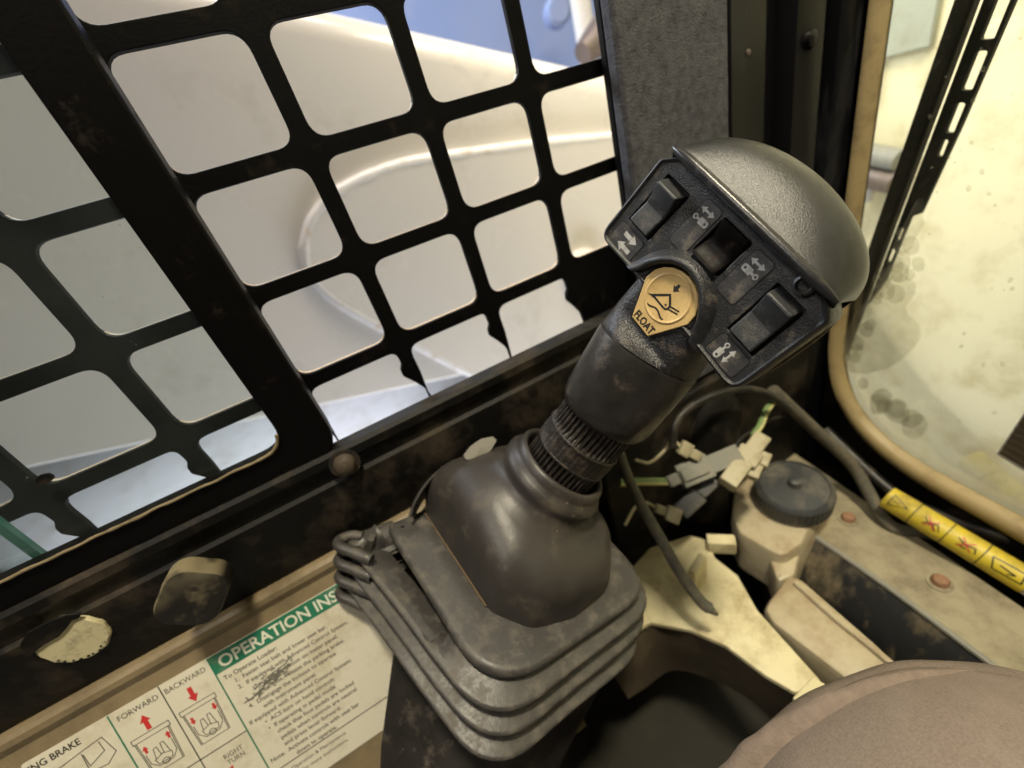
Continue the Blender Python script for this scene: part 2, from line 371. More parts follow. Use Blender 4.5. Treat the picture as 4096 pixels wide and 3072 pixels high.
# ---- black wall strip and sill under the side window
sill_prof = [(-.0125, -.1915), (-.0215, -.1915), (-.0235, -.1935), (-.0235, -.1985), (-.0215, -.2005), (-.0205, -.2030), (-.0205, -.2095), (-.0225, -.2115), (-.0225, -.2480), (-.0205, -.2540), (-.006, -.2540), (-.006, -.2140), (-.0125, -.2000)]
rings = [[Vector((x, y, z)) for y, z in sill_prof] for x in [-.42+.02*i for i in range(36)]]
sill = loft('window_sill', rings, 'dirty_black', smooth=True, angle=25)
sill['kind'] = 'structure'
box('cab_wall_blocker', WORLD, -.9, .40, .000, .012, .122, 1.50, 'frame_black')['kind'] = 'structure'  # unseen upper wall, added tall to keep the side lamp out of the cab
box('cab_wall_blocker', WORLD, -.9, .40, .000, .012, -.98, -.2155, 'frame_black')['kind'] = 'structure'
# ---- sloping side panel below it, with a folded tan lip
PE = Vector((0, -.03, -.2695)); PN = Vector((0, -.899, .438)).normalized(); PV = Vector((0, -PN.z, PN.y))
SP = Frame(PE, (1, 0, 0), -PV, PN)           # mm: x along the wall, y up the slope, z out of the panel
prof = [(-.012, -.2545), (-.0245, -.2545), (-.0268, -.2560), (-.0278, -.2590)] + [tuple((PE + PV*s)[1:]) for s in (-.0065, .03, .06, .09, .12, .18)] + [(-.012, -.44)]
rings = [[Vector((x, y, z)) for y, z in prof] for x in [-.42+.0210*i for i in range(21)]]
sp_o = loft('side_panel', rings, 'panel_tan', smooth=True, angle=25); sp_o['kind'] = 'structure'

# ---- floor of the cab and the dark footwell
box('cab_floor', WORLD, -.30, .42, -.55, .03, -.60, -.59, 'floor_mat')['kind'] = 'structure'

# ================================================================== outside: loader arm, blue machine
ARM = Frame((0, .12, 0), (1, 0, 0), (0, 0, 1), (0, -1, 0), 1.0)
arm = empty('loader_boom', (0, .45, -.45), 'big white painted loader boom behind the black window guard', 'boom')
def arm_top(x): return .1466 - .364*x
def arm_bot(x): return -.341 - .26*x
sect = []
xs = [-1.2+.07*i for i in range(40)]
for x in xs:
    t, b = arm_top(x), arm_bot(x); r = .040
    ring = [Vector((x, .35, b+.004)), Vector((x, .35, (t+b)/2)), Vector((x, .35, t-r-.05)), Vector((x, .35, t-r))]
    ring += [Vector((x, .35+r-r*cos(a*pi/16), t-r+r*sin(a*pi/16))) for a in range(1, 9)]
    ring += [Vector((x, .58, t+.012)), Vector((x, .58, b)), Vector((x, .354, b))]
    sect.append(ring)
loft('beam', sect, 'loader_paint', arm, angle=30)
# reinforcing plate with its round weld bead, a C-shape welded on the arm's side
cpx = [(2700, 520), (2480, 548), (2200, 575), (1850, 622), (1640, 655), (1500, 700), (1370, 765), (1280, 850), (1235, 940), (1228, 1030), (1255, 1110), (1330, 1190), (1450, 1265), (1600, 1345), (1800, 1450), (1960, 1535), (2150, 1640)]
C2 = [onY(px_, py_, .340) for px_, py_ in cpx]
cs = spline(C2, 6)
tube('weld_bead', [p+Vector((0, .0080, 0)) for p in cs], [.0088+.0010*noise.noise(p*160) for p in cs], 'weld_paint', arm, 10)
inner = [Vector((p.x+.030 if i > 24 else p.x+.010, p.y, p.z+(-.034 if i < 46 else .020))) for i, p in enumerate(cs)]
tube('weld_bead', [p+Vector((.006, .0085, -.002)) for p in inner], [.0066+.0008*noise.noise(p*190) for p in inner], 'weld_paint', arm, 8)
pl2 = [(p.x, p.z) for p in cs]
plate('stiffener_plate', [pl2], .014, Frame((0, .3400, 0), (1, 0, 0), (0, 0, 1), (0, -1, 0), 1.0), 'loader_paint', arm, .002)
lathe('pin_boss', onY(2330, 1090, .338), (0, -1, 0), [(-.02, .038), (.006, .038), (.012, .032), (.012, .016), (.005, .014)], 'loader_paint', arm, 28)
blue = empty('blue_machine', (.9, 1.0, -1.0), 'bright blue machine panel above the white loader arm', 'machine')
BF = Frame((.75, .95, .05), (1, -.35, 0), (0, 0, 1), (-.35, -1, 0), 1.0)
box('body_panel', BF, -1.0, 1.2, -.35, .8, -.3, 0, 'blue_paint', blue, .03)
lathe('bolt_head', onY(2230, 45, .0) + ray(2230, 45)*0 + (at(2230, 45, .93)-onY(2230, 45, 0)), BF.z, [(-.02, .030), (.012, .030), (.018, .022)], 'blue_paint', blue, 20)
hp = at(2330, 60, .82)
lathe('hinge_post', hp+Vector((0, 0, -.02)), (0, 0, 1), [(-.06, .013), (-.06, .020), (.10, .020), (.10, .016)], 'sticker_white', blue, 16)
tube('steel_link', [at(2480, 60, .75), at(2400, 150, .74), at(2330, 215, .73)], [.035, .03, .018], 'dull_steel', blue, 12)

# ================================================================== window guard (black punched steel screen)
PW, PH_ = .062, .05223
guard = empty('window_guard', (.05, 0, -.19), 'black steel window guard with square punched holes over the side window', 'window guard')
holes = []
GX0, GX1, GZ0, GZ1 = -.40, .2020, .12, -.2150
bw, bh = .0045, .0042
for i in range(-6, 3):
    for j in range(-2, 4):
        x0, x1 = i*PW+bw, (i+1)*PW-bw; z0, z1 = -j*PW*0-j*PH_-bh, -(j+1)*PH_+bh
        if i == 2: x1 = .1930
        if j == 3 and i == 2: continue
        if j == 3:           # bottom row: torch-cut, wavy right edge, bars thin out towards the sill
            z1 = -.2120; w = .0017*((i*37) % 3-1)
            pts = [(x0-.001, z1), (x1+.0105+w, z1), (x1+.0075, z0-.030), (x1+.0030, z0-.0225), (x1-.0015, z0-.0165), (x1-.0012, z0-.0125), (x1+.0008, z0-.009), (x1+.0002, z0), (x0, z0), (x0+.0005, z0-.018)]
            holes.append(roundpoly(pts, [0, 0, .01, .008, .003, .002, .002, .007, .007, .006], 4))
        else:
            holes.append(roundpoly([(x0, z0), (x1, z0), (x1, z1), (x0, z1)], .0085, 6))
GF = Frame((0, 0, 0), (1, 0, 0), (0, 0, 1), (0, -1, 0), 1.0)
plate('punched_plate', [[(GX0, GZ1), (GX1, GZ1), (GX1, GZ0), (GX0, GZ0)]]+holes, .0034, GF, 'screen_black', guard, .0004)
# lower edges inside the holes: pale tan lips paint in the light they catch
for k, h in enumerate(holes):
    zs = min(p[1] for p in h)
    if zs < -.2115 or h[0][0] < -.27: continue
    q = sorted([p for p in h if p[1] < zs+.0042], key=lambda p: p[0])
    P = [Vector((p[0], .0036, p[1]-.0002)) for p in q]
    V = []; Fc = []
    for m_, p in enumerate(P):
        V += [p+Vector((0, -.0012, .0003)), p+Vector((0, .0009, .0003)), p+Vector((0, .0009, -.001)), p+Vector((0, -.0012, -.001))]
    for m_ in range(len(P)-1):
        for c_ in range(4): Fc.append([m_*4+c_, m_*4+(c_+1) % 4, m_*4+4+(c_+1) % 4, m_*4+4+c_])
    add('lit_edge', V, Fc, 'screen_lit_edge', guard)

# ================================================================== sliding side window
sw = empty('sliding_window', (-.2, -.016, -.1955), 'sliding side window pane with broad black frame and greenish glass', 'window')
WF = Frame((0, -.0205, 0), (1, 0, 0), (0, 0, 1), (0, -1, 0), 1.0)
outer = roundpoly([(-.42, -.1952), (-.0545, -.1952), (-.0545, .16), (-.42, .16)], [0, .019, 0, 0], 8)
opening = roundpoly([(-.415, -.1778), (-.0775, -.1778), (-.0775, .15), (-.415, .15)], [0, .014, 0, 0], 8)
plate('frame', [outer, opening], .009, WF, 'frame_black', sw, .0012)
plate('glass', [roundpoly([(-.417, -.1795), (-.0762, -.1795), (-.0762, .152), (-.417, .152)], [0, .014, 0, 0], 8)], .003, Frame((0, -.0150, 0), (1, 0, 0), (0, 0, 1), (0, -1, 0), 1.0), 'tinted_glass', sw)
# weathered tan seal running along the glass's lower edge and round its corner
so = roundpoly([(-.415, -.1778), (-.0775, -.1778), (-.0775, .15), (-.415, .15)], [0, .014, 0, 0], 14)
so = [p for p in so if p[1] < -.166 and p[0] > -.4151]
line = []
for a, b in zip(so[:-1], so[1:]):
    m_ = max(1, int((Vector(b)-Vector(a)).length/.003))
    line += [Vector(a).lerp(Vector(b), k/m_) for k in range(m_)]
line = [Vector((p.x, -.0212+.0005*noise.noise(Vector((p.x*150, 3, 0))), p.y+.0004+.0007*noise.noise(Vector((p.x*110, 0, 0))))) for p in line]
tube('glass_seal', line, [.0007+.0007*abs(noise.noise(p*220)) for p in line], 'gasket_tan', sw, 8)
for (qx, qy, sz) in ((182, 1912, .0032), (560, 2120, .0022)):
    p = onY(qx, qy, -.0185)
    bmv = [p+Vector((sz*cos(a)*(1+.35*noise.noise(Vector((a, qx, 0)))), 0, sz*.75*sin(a)*(1+.4*noise.noise(Vector((a*2, qy, 0)))))) for a in [k*2*pi/9 for k in range(9)]]
    V = bmv+[v+Vector((0, -.0012, 0)) for v in bmv]; n9 = 9
    add('mud_speck', V, [list(range(n9))[::-1], list(range(n9, 2*n9))]+[[i, (i+1) % n9, n9+(i+1) % n9, n9+i] for i in range(n9)], 'dirty_black', sw)
fp = empty('fixed_pane', (-.3, -.006, -.19), 'second pane edge with teal glass edge at the far lower left', 'window pane')
plate('pane', [[(-.40, -.191), (-.2022, -.191), (-.2022, .12), (-.40, .12)]], .003, Frame((0, -.0075, 0), (1, 0, 0), (0, 0, 1), (0, -1, 0), 1.0), 'tinted_glass', fp)
box('polished_edge', WORLD, -.2022, -.1985, -.0075, -.0042, -.191, .12, 'teal_edge', fp)

# ================================================================== small things on the black strip
def hexa(c, d, r, h, name, material, parent=None, n=6):
    return lathe(name, c, d, [(-.001, r), (h*.8, r), (h, r*.85)], material, parent, n, angle=20)
# four-lobed dusty latch knob
kc = Vector((-.148, -.0225, -.2235)); kn = empty('latch_knob', kc, 'dusty squarish black latch knob on the strip under the sliding window', 'knob')
d = Vector((.12, -.93, .20)).normalized(); u = Vector((1, 0, .12)); u = (u-d*u.dot(d)).normalized(); v = d.cross(u)
def lobes(i, k): return 1+(.075*cos(4*2*pi*i/64+.5) if 1 < k < 6 else 0)
lathe('handle', kc, d, [(.000, .009), (.006, .010), (.008, .0135), (.010, .0152), (.021, .0152), (.0235, .0142), (.025, .009)], 'knob_black', kn, 64, mod=lobes, uv=(u, v))
lathe('stem', kc-d*.004, d, [(0, .008), (.008, .008)], 'rust_bolt', kn, 20)
# cream round of bare paint in a worn hole
rc = onY(298, 2552, -.0226); rp = empty('round_plug', rc, 'round cream plug at the lower left with chipped black lower edge', 'plug')
lathe('disc', rc+Vector((0, .003, 0)), (0, -1, 0), [(0, .0140), (.0042, .0140), (.0050, .0132)], 'chip_cream', rp, 40, mod=lambda i, k: 1+.02*sin(i*1.7)+.02*noise.noise(Vector((i*.9, 0, 0))))
RF = Frame(rc, (1, 0, 0), (0, 0, 1), (0, -1, 0), .001)
torn = [(-14.5, 4.5), (-11.5, 5.2), (-7, 6.5), (-1, 6.6), (4, 9.0), (8, 11.4), (11.5, 11.0), (13, 13), (9, 15.6), (3, 17.0), (-7, 16.8), (-12.5, 13), (-15.5, 8)]
plate('torn_skin', [roundpoly(torn, 1.5, 3)], 1.0, RF, 'dirty_black', rp, .4, z0=3.0)
for k in range(9):
    a = -2.6+k*.22+random.uniform(-.05, .05); rr = 12.9+random.uniform(-1.1, .2)
    sz = random.uniform(.25, .75)
    plate('paint_chip', [roundpoly([(rr*cos(a)+sz*cos(t)*random.uniform(.7, 1.3), rr*sin(a)+sz*sin(t)*random.uniform(.6, 1.2)) for t in [q*1.05 for q in range(6)]], .2, 2)], .5, RF, 'void_black', rp, z0=2.45)
# cone-headed bolt near the sill corner
bc = Vector((-.057, -.0235, -.2005)); bt = empty('sill_bolt', bc, 'dirty brown rounded bolt head below the sliding window frame corner', 'bolt')
lathe('bolt_head', bc, (0, -1, .1), [(-.002, .0062), (.004, .0060), (.0072, .0045), (.0085, .002)], 'bolt_brown', bt, 20)
lathe('washer', bc, (0, -1, .1), [(-.001, .0085), (.0012, .0085)], 'rusty_black', bt, 20)

# ================================================================== instruction decal
dec = empty('instruction_decal', SP(-170, -40, 0), 'cream operating instruction decal with green header on the sloping side panel', 'decal')
sheet = plate('sheet', [roundpoly([(-262, -96), (-84, -96), (-84, -1.0), (-262, -1.0)], 1.2, 3)], .35, SP, 'decal_cream', dec, z0=.40)
plate('header_band', [[(-172, -12.2), (-84.5, -12.2), (-84.5, -1.4), (-172, -1.4)]], .05, SP, 'decal_green', dec, z0=.46)
lettering('header_text', 'OPERATION INSTRUCTIONS', 9.6, SP, -168.5, -10.2, 'decal_white', dec, z=.50, xs=.98, bold=.018)
for x_ in (-172.3, -222.6): stroke('column_line', [[(x_, -1.5), (x_, -96)]], .8, SP, 'decal_green', dec, z=.46)
stroke('divider_line', [[(-197.6, -1.2), (-197.6, -96)], [(-222.6, -49.3), (-172.3, -49.3)], [(-172.3, -79.5), (-84, -79.5)]], .6, SP, 'decal_ink', dec, z=.455)
lettering('caption', 'FORWARD', 4.3, SP, -219.8, -7.2, 'decal_ink', dec, z=.47, xs=.95)
lettering('caption', 'BACKWARD', 4.3, SP, -196.4, -7.2, 'decal_ink', dec, z=.47, xs=.88)
lettering('caption', 'PARKING BRAKE', 5.0, SP, -271.5, -7.0, 'decal_ink', dec, z=.47, xs=.92, bold=.02)
lettering('caption', 'RIGHT\nTURN', 3.9, SP, -183.0, -57.0, 'decal_ink', dec, z=.47, xs=.9, align='CENTER')
lettering('caption', 'LEFT\nTURN', 3.9, SP, -207.0, -57.0, 'decal_ink', dec, z=.47, xs=.9, align='CENTER')
def flat(name, pts, material, z=.47): return plate(name, [pts], .03, SP, material, dec, z0=z)
flat('red_arrow', xf(arrow(5.2, 9.0, .45, .45), -209.8, -14.8), 'decal_red')
flat('red_arrow', xf(arrow(5.2, 9.0, .45, .45), -186.0, -14.8, pi), 'decal_red')
flat('red_arrow', xf(arrow(5.2, 11.0, .45, .45), -189.5, -66, -.7), 'decal_red')
def pictogram(cx, up):
    s = 1 if up else -1; y = -31.5
    flat('red_arrow', xf(arrow(3.0, 4.2, .5, .45), cx-5.6, y+3.4, 0 if up else pi), 'decal_red')
    flat('red_arrow', xf(arrow(3.0, 4.2, .5, .45), cx+6.2, y+4.4, 0 if up else pi), 'decal_red')
    L = [[(cx-9.3, y+11.3), (cx+9.3, y+11.3), (cx+9.3, y+8.6), (cx-9.3, y+8.6), (cx-9.3, y+11.3)],
         [(cx-8.6, y+8.6), (cx-7.6, y-11)], [(cx+8.6, y+8.6), (cx+7.6, y-11)], [(cx-7.9, y+8.6), (cx-6.9, y-11)], [(cx+7.9, y+8.6), (cx+6.9, y-11)],
         [(cx-7, y-11), (cx+7, y-11)],
         [(cx-6.6, y+.5), (cx-6.4, y-5), (cx-3.6, y-8.4), (cx+3.6, y-8.4), (cx+6.4, y-5), (cx+6.6, y+1.5)],
         [(cx-3.5, y-4), (cx-2.6, y+1.6), (cx-1, y+1.8), (cx-.6, y-3)], [(cx+.8, y-3), (cx+1.2, y+2.6), (cx+2.8, y+2.6), (cx+3.6, y-4)],
         [(cx-4.2, y-4.4), (cx, y-3), (cx+4.2, y-4.4), (cx+3.4, y-7.4), (cx-3.4, y-7.4), (cx-4.2, y-4.4)],
         [(cx+1.8*cos(a), y-7.6+1.6*sin(a)) for a in [k*pi/5 for k in range(11)]]]
    stroke('line_drawing', L, .38, SP, 'decal_ink', dec, z=.462)
pictogram(-210.4, True); pictogram(-186.2, False)
stroke('line_drawing', [[(-240, -11), (-229, -9.5), (-226.6, -20), (-232, -24), (-246, -22.2), (-262, -22)], [(-240, -11), (-262, -14.5)], [(-239.5, -12), (-239.8, -22.6)], [(-231, -11), (-230.6, -16.6), (-238.8, -20), (-239, -13)],
        [(-262, -18), (-250, -17.4), (-250, -21), (-262, -21.3)]] + [[(-249-2.6*k, -17.6), (-249-2.6*k, -21), (-250.4-2.6*k, -21), (-250.4-2.6*k, -17.6), (-249-2.6*k, -17.6)] for k in range(4)] + [[(-245+1.2*cos(a), -19.2+1.2*sin(a)) for a in [k*pi/5 for k in range(11)]]], .42, SP, 'decal_ink', dec, z=.462)
stroke('line_drawing', [[(-248, -25), (-236, -25), (-233, -27), (-233, -40), (-248, -40), (-248, -25)]], 1.0, SP, 'decal_ink', dec, z=.462)
lines = [(-169.8, 'To Operate Loader:', 3.7), (-166, '1.  Fasten seat belt and lower seat bar.', 3.5), (-166, '2.  If equipped with Advanced Control System,', 3.5), (-160, 'check for operation on meter panel.', 3.5),
         (-166, '3.  Start engine, release the parking brake.', 3.5), (-166, '4.  Disengage the lockout to operate', 3.5), (-160, 'with instrument panel.', 3.5), (-169.8, 'If equipped with Advanced Control System:', 3.5),
         (-163, '•  ACS turn on hand controls', 3.5), (-163, '•  If operating in pedal mode', 3.5), (-160, 'check that foot pedals are locked', 3.5), (-160, 'pedals when controls are neutral', 3.5), (-160, 'and press lever forward.', 3.5),
         (-169.8, 'Note:  Activate controls with seat bar', 3.5), (-157, 'down to operate.', 3.5)]
for k, (x, tx, sz) in enumerate(lines):
    lettering('text_line', tx, sz, SP, x, -17.4-4.35*k, 'decal_grey_ink', dec, z=.47, xs=.98, bold=.012)
lettering('text_line', 'See Operation & Maintenance', 3.1, SP, -168, -84.5, 'decal_ink', dec, z=.47)
lettering('text_line', 'Manual for more instructions.', 3.1, SP, -168, -88.8, 'decal_ink', dec, z=.47)
for k in range(90):        # scuffed black smear across the text
    t = random.gauss(0, 1); cx, cy = -151+t*8.0, -31.5+t*2.2+random.gauss(0, 1.7); w = random.uniform(.6, 2.6)
    if abs(t) > 1.9: continue
    plate('scuff_mark', [roundpoly([(cx-w, cy-.2), (cx-w*.4, cy-.5*random.random()-.25), (cx+w, cy+.1+w*.12), (cx+w*.5, cy+.5+.5*random.random()), (cx-w*.5, cy+.35)], .15, 2)], .02, SP, 'smudge', dec, z0=.485+.001*k)

# ================================================================== corner of the cab: felt trim, black posts
tr = empty('trim_panel', (.21, -.01, -.40), 'grey felt trim panel between the window guard and the black corner post', 'trim panel')
box('felt_board', WORLD, .1690, .2525, -.0200, -.0100, -.285, .25, 'felt', tr, .0025)
box('backing', WORLD, .1700, .2545, -.0095, -.004, -.62, .25, 'frame_black', tr, .001)
post = empty('corner_post', (.31, -.02, -.60), 'black ribbed corner post beside the cream-trimmed front window', 'post')
pp = [(.2540, .02), (.2540, -.016), (.2560, -.0185), (.2860, -.0185), (.2870, -.0160), (.2880, -.010), (.3060, -.010), (.3075, -.016), (.3100, -.0220), (.3200, -.0245), (.3330, -.0245), (.3370, -.0225), (.3385, -.016), (.3440, -.016), (.3460, -.0260), (.3500, -.0285), (.3600, -.0300), (.372, -.0300), (.40, .02)]
loft('post_shell', [[Vector((x, y, z)) for x, y in pp] for z in (-.62, -.45, -.3, -.15, 0, .25)], 'post_black', post, smooth=True, angle=25)
lathe('post_screw', Vector((.2705, -.0180, -.068)), (0, -1, 0), [(-.001, .0019), (.0010, .0018), (.0014, .0010)], 'dull_steel', post, 14)
lathe('post_clip', Vector((.3200, -.0240, -.072)), (0, -1, 0), [(-.001, .0055), (.003, .0050), (.004, .003)], 'post_black', post, 18)

# ================================================================== front window
g = Vector((-.1961, -.9806, 0)); gn = g.cross(Vector((0, 0, 1)))          # gn points forward (+X) or back; keep it towards the operator
if gn.x > 0: gn = -gn
F0 = Vector((.3686, -.03, 0))
FW = Frame(F0, g, (0, 0, 1), gn, 1.0)       # x to the operator's side, y up, z into the cab
fw = empty('front_window', FW(.10, -.43, 0), 'cream rubber trimmed front window with rounded corner and muddy glass', 'window')
def fwp(px_, py_, z=0.0): 
    p = spot(px_, py_, F0+gn*z, gn)-F0; return (p.dot(g), p.z)
def fo(d, r, l=None):
    l = .001+d if l is None else l
    return roundpoly([(l, .30), (l, -.412+d*.9), (.60, -.412+d*.9), (.60, .30)], [0, r, 0, 0], 14)
V = []; rr = []
for d, z, r, l in ((-.008, -.004, .115, .0040), (-.006, .005, .113, .0045), (-.001, .0075, .110, .0058), (.006, .0070, .106, .0085), (.0095, .0035, .104, .0105), (.0105, -.004, .103, .0115)):
    rr.append([FW(x, y, z) for x, y in fo(d, r, l)])
loft('rubber_trim', rr, 'gasket_cream', fw, False, False, closed=False, angle=50)
plate('glass', [fo(.004, .105)], .004, FW, 'front_glass', fw, z0=-.003)
# black carrier frame round the trim
o1 = fo(-.040, .13); i1 = fo(-.007, .114, .0045)
plate('carrier', [roundpoly([(-.030, .33), (-.030, -.60), (.63, -.60), (.63, .33)], [0, .02, 0, 0], 6), i1], .012, FW, 'dirty_black', fw, .001, z0=-.002)
# dried mud film: lobed patches left by the wiper
def film(pts, r=.006, z=-.0018): plate('mud_patch', [roundpoly([fwp(*p) for p in pts], r, 4)], .0006, FW, 'mud_film', fw, z0=z)
film([(3330, 1430), (3400, 1280), (3480, 1180), (3560, 1060), (3590, 1000), (3625, 1010), (3635, 1070), (3600, 1110), (3655, 1130), (3650, 1180), (3610, 1230), (3620, 1260), (3660, 1290), (3680, 1340), (3650, 1390), (3600, 1440), (3540, 1480), (3450, 1500), (3390, 1490)], .012)
for k in range(7):
    t = random.random(); px_ = 3440+230*t+random.uniform(-25, 45); py_ = 1560+150*t+random.uniform(-25, 30); s = random.uniform(22, 60)
    film([(px_+s*cos(q)*random.uniform(.8, 1.2), py_+s*.9*sin(q)*random.uniform(.8, 1.2)) for q in [z_*pi/4 for z_ in range(8)]], .005, -.0019+.000012*k)
film([(3560, 1000), (3620, 880), (3660, 800), (3685, 790), (3680, 870), (3690, 900), (3650, 960), (3640, 1000), (3590, 1030)], .01, -.0016)
for k in range(20):          # bubbly clumps of residue beside the wiper
    t = random.random(); px_ = 3650-250*t+random.uniform(-45, 55); py_ = 930+560*t+random.uniform(-50, 60); s = random.uniform(14, 44)
    film([(px_+s*cos(q)*random.uniform(.85, 1.15), py_+s*1.1*sin(q)*random.uniform(.85, 1.15)) for q in [z_*pi/4 for z_ in range(8)]], .004, -.00125+.000012*k)
for k in range(26):
    px_, py_ = random.uniform(3650, 4080), random.uniform(150, 1750); s = random.uniform(2, 7)
    if px_ < 3700 and py_ < 900: continue
    a = random.uniform(0, 3)
    film([(px_+s*1.6*cos(a+t)*random.uniform(.6, 1.3), py_+s*2*sin(a+t)*random.uniform(.6, 1.3)) for t in (0, .9, 1.9, 3, 4, 5)], .0002, -.0014)
# ---- sticker on the glass
st = empty('window_sticker', FW(*fwp(4060, 1800), 0), 'dark ribbed sticker with white border at the right edge of the front window', 'sticker')
q = [fwp(*p) for p in ((3975, 1822), (4096, 1640), (4330, 1730), (4200, 1960))]
q2 = [fwp(*p) for p in ((3988, 1818), (4094, 1658), (4320, 1740), (4195, 1940))]
plate('border', [q], .0004, FW, 'sticker_white', st, z0=-.0022)
plate('print', [q2], .0003, FW, 'dark_decal', st, z0=-.0018)
a_, b_, c_, d_ = [Vector(p) for p in q2]
for k in range(7):
    t = (k+.5)/7; p0, p1 = b_.lerp(a_, t), c_.lerp(d_, t); e = (a_-b_)*.035
    plate('printed_rib', [[tuple(p0-e), tuple(p1-e), tuple(p1+e), tuple(p0+e)]], .0002, FW, 'panel_dark', st, z0=-.0015)

# ---- wiper outside the glass
WZ = -.014
wa, wb = Vector(fwp(3945, -60, WZ)), Vector(fwp(3395, 1400, WZ))
wd = (wa-wb).normalized(); wp = Vector((-wd.y, wd.x))
if wp.x < 0: wp = -wp
WFr = Frame(FW(wb.x, wb.y, WZ), FW.x*wd.x+FW.y*wd.y, FW.x*wp.x+FW.y*wp.y, gn, .001)
LEN = (wa-wb).length*1000
wi = empty('wiper', WFr(LEN*.5, 0, 0), 'long black windscreen wiper with slotted holder seen through the front window', 'wiper')
w0 = [(0, -8, 7), (LEN*.4, -9, 7), (LEN*.7, -10, 7), (LEN, -11, 7)]
box('rubber_blade', WFr, -6, LEN+10, -13, -1, -1, 2, 'wiper_black', wi, .0008)
tube('spine', [WFr(-4, 1.0, 2.0), WFr(LEN*.5, 1.0, 3.2), WFr(LEN+10, 1.0, 4)], .0014, 'cable_grey', wi, 8)
tube('spine', [WFr(-4, -4, 2.0), WFr(LEN*.5, -4, 2.6), WFr(LEN+10, -4, 3)], .0009, 'wiper_black', wi, 8)
# slotted holder: tapering strip with slots
def hw(x): return 5+9.5*min(1, max(0, (x-LEN*.22)/(LEN*.42)))
oh = [(LEN*.20, 2), (LEN+8, 2), (LEN+8, 17.5), (LEN*.74, 16.5), (LEN*.52, 14), (LEN*.505, 8.5), (LEN*.30, 8)]
sl = []
for x0, x1, y0, y1 in ((LEN*.36, LEN*.405, 3.5, 7), (LEN*.43, LEN*.47, 4.5, 7), (LEN*.665, LEN*.705, 9.5, 13), (LEN*.72, LEN*.785, 9.0, 14), (LEN*.81, LEN*.885, 8.5, 14.5), (LEN*.905, LEN*.985, 8.0, 15)):
    sl.append(roundpoly([(x0, y0), (x1, y0), (x1, y1), (x0, y1)], 1.6, 4))
plate('slotted_holder', [oh]+sl, 2.5, WFr, 'wiper_black', wi, .0004, z0=1.0)

# ---- cream loader bucket seen through the front glass
bk = empty('loader_bucket', FW(.2, -.95, -.36), 'cream yellow bucket plate filling the view through the front window', 'bucket')
BKF = Frame(FW(.25, 0, -.36), g, (0, 0, 1), gn, 1.0)
def bkp(px_, py_, z=0.0):
    p = spot(px_, py_, BKF.o+gn*z, gn)-BKF.o; return (p.dot(g), p.z)
plate('back_plate', [[(-.75, -1.0), (1.6, -1.0), (1.6, .8), (-.75, .8)]], .02, BKF, 'cream_paint', bk, .006)
x1, z1 = bkp(3740, 180)
box('top_rail', BKF, -.75, x1, z1, z1+.4, -.005, .008, 'rail_green', bk, .002)
x0, _ = bkp(3430, 0); xa, za = bkp(3570, 0); xb, zb = bkp(3505, 380)
plate('white_strip', [[(xa-.035, za+.05), (xa, za+.05), (xb, zb), (xb-.018, zb)]], .006, BKF, 'strip_white', bk, .001, z0=.020)
for k in range(11):
    t = .06+.062*k; cx = xa-.030+(xb-.016-xa+.030)*t; cz = za+.03+(zb-za-.03)*t
    plate('stripe', [[(cx, cz), (cx+.012, cz+.001), (cx+.012, cz+.005), (cx, cz+.004)]], .001, BKF, 'blue_paint', bk, z0=.0215)
P = [spot(px_, py_, BKF.o+gn*.02, gn) for px_, py_ in ((3420, 600), (3500, 622), (3600, 640))]
tube('grey_hose', P, .014, 'connector_grey', bk, 12)
tube('rubber_hose', [p+Vector((0, 0, -.030)) for p in P], .016, 'dull_steel', bk, 12)
tube('short_pipe', [spot(px_, py_, BKF.o+gn*.02, gn) for px_, py_ in ((3480, 700), (3450, 800))], .012, 'sticker_white', bk, 12)

# ================================================================== shelf under the front window, bolts
SZ = -.445
e = [onZ(px_, py_, SZ) for px_, py_ in ((3130, 2010), (3230, 2130), (3560, 2360), (3960, 2660), (4300, 2900))]
inn = [FW(x, 0, .03) for x in (-.03, .06, .15, .25, .35)]
inn = [Vector((p.x, p.y, SZ)) for p in inn]
top = e+inn[::-1]
SHF = Frame((0, 0, SZ), (1, 0, 0), (0, 1, 0), (0, 0, 1), 1.0)
sh = plate('front_shelf', [[(p.x, p.y) for p in top]], .004, SHF, 'shelf_metal', None, .001); sh['kind'] = 'structure'
# its mud-blackened apron dropping towards the reservoir
ap = []
gi = Vector((gn.x, gn.y, 0)).normalized()
for s_, dz in ((0, .001), (.003, -.002), (.020, -.024), (.030, -.055), (.030, -.15)):
    ap.append([p+gi*s_+Vector((0, 0, dz)) for p in spline(e, 5)])
apo = loft('shelf_apron', ap, 'mud_black', None, False, False, closed=False, angle=50); apo['kind'] = 'structure'
tube('folded_edge', [p+Vector((0, 0, .0015)) for p in spline(e[1:], 5)], .0022, 'connector_grey', sh, 8)
for (px_, py_, lab) in ((3392, 2078, 'small rusty bolt on the shelf beside the black reservoir cap'), (3758, 2332, 'rusty bolt on the shelf below the yellow warning sleeve')):
    c = onZ(px_, py_, SZ); b = empty('shelf_bolt', c, lab, 'bolt', 'rusty bolts on the front shelf')
    lathe('bolt_head', c, (0, 0, 1), [(0, .0054), (.004, .0054), (.0055, .0044)], 'rust_bolt', b, 12)
    lathe('washer', c, (0, 0, 1), [(-.001, .0078), (.0010, .0078)], 'shelf_metal', b, 24)

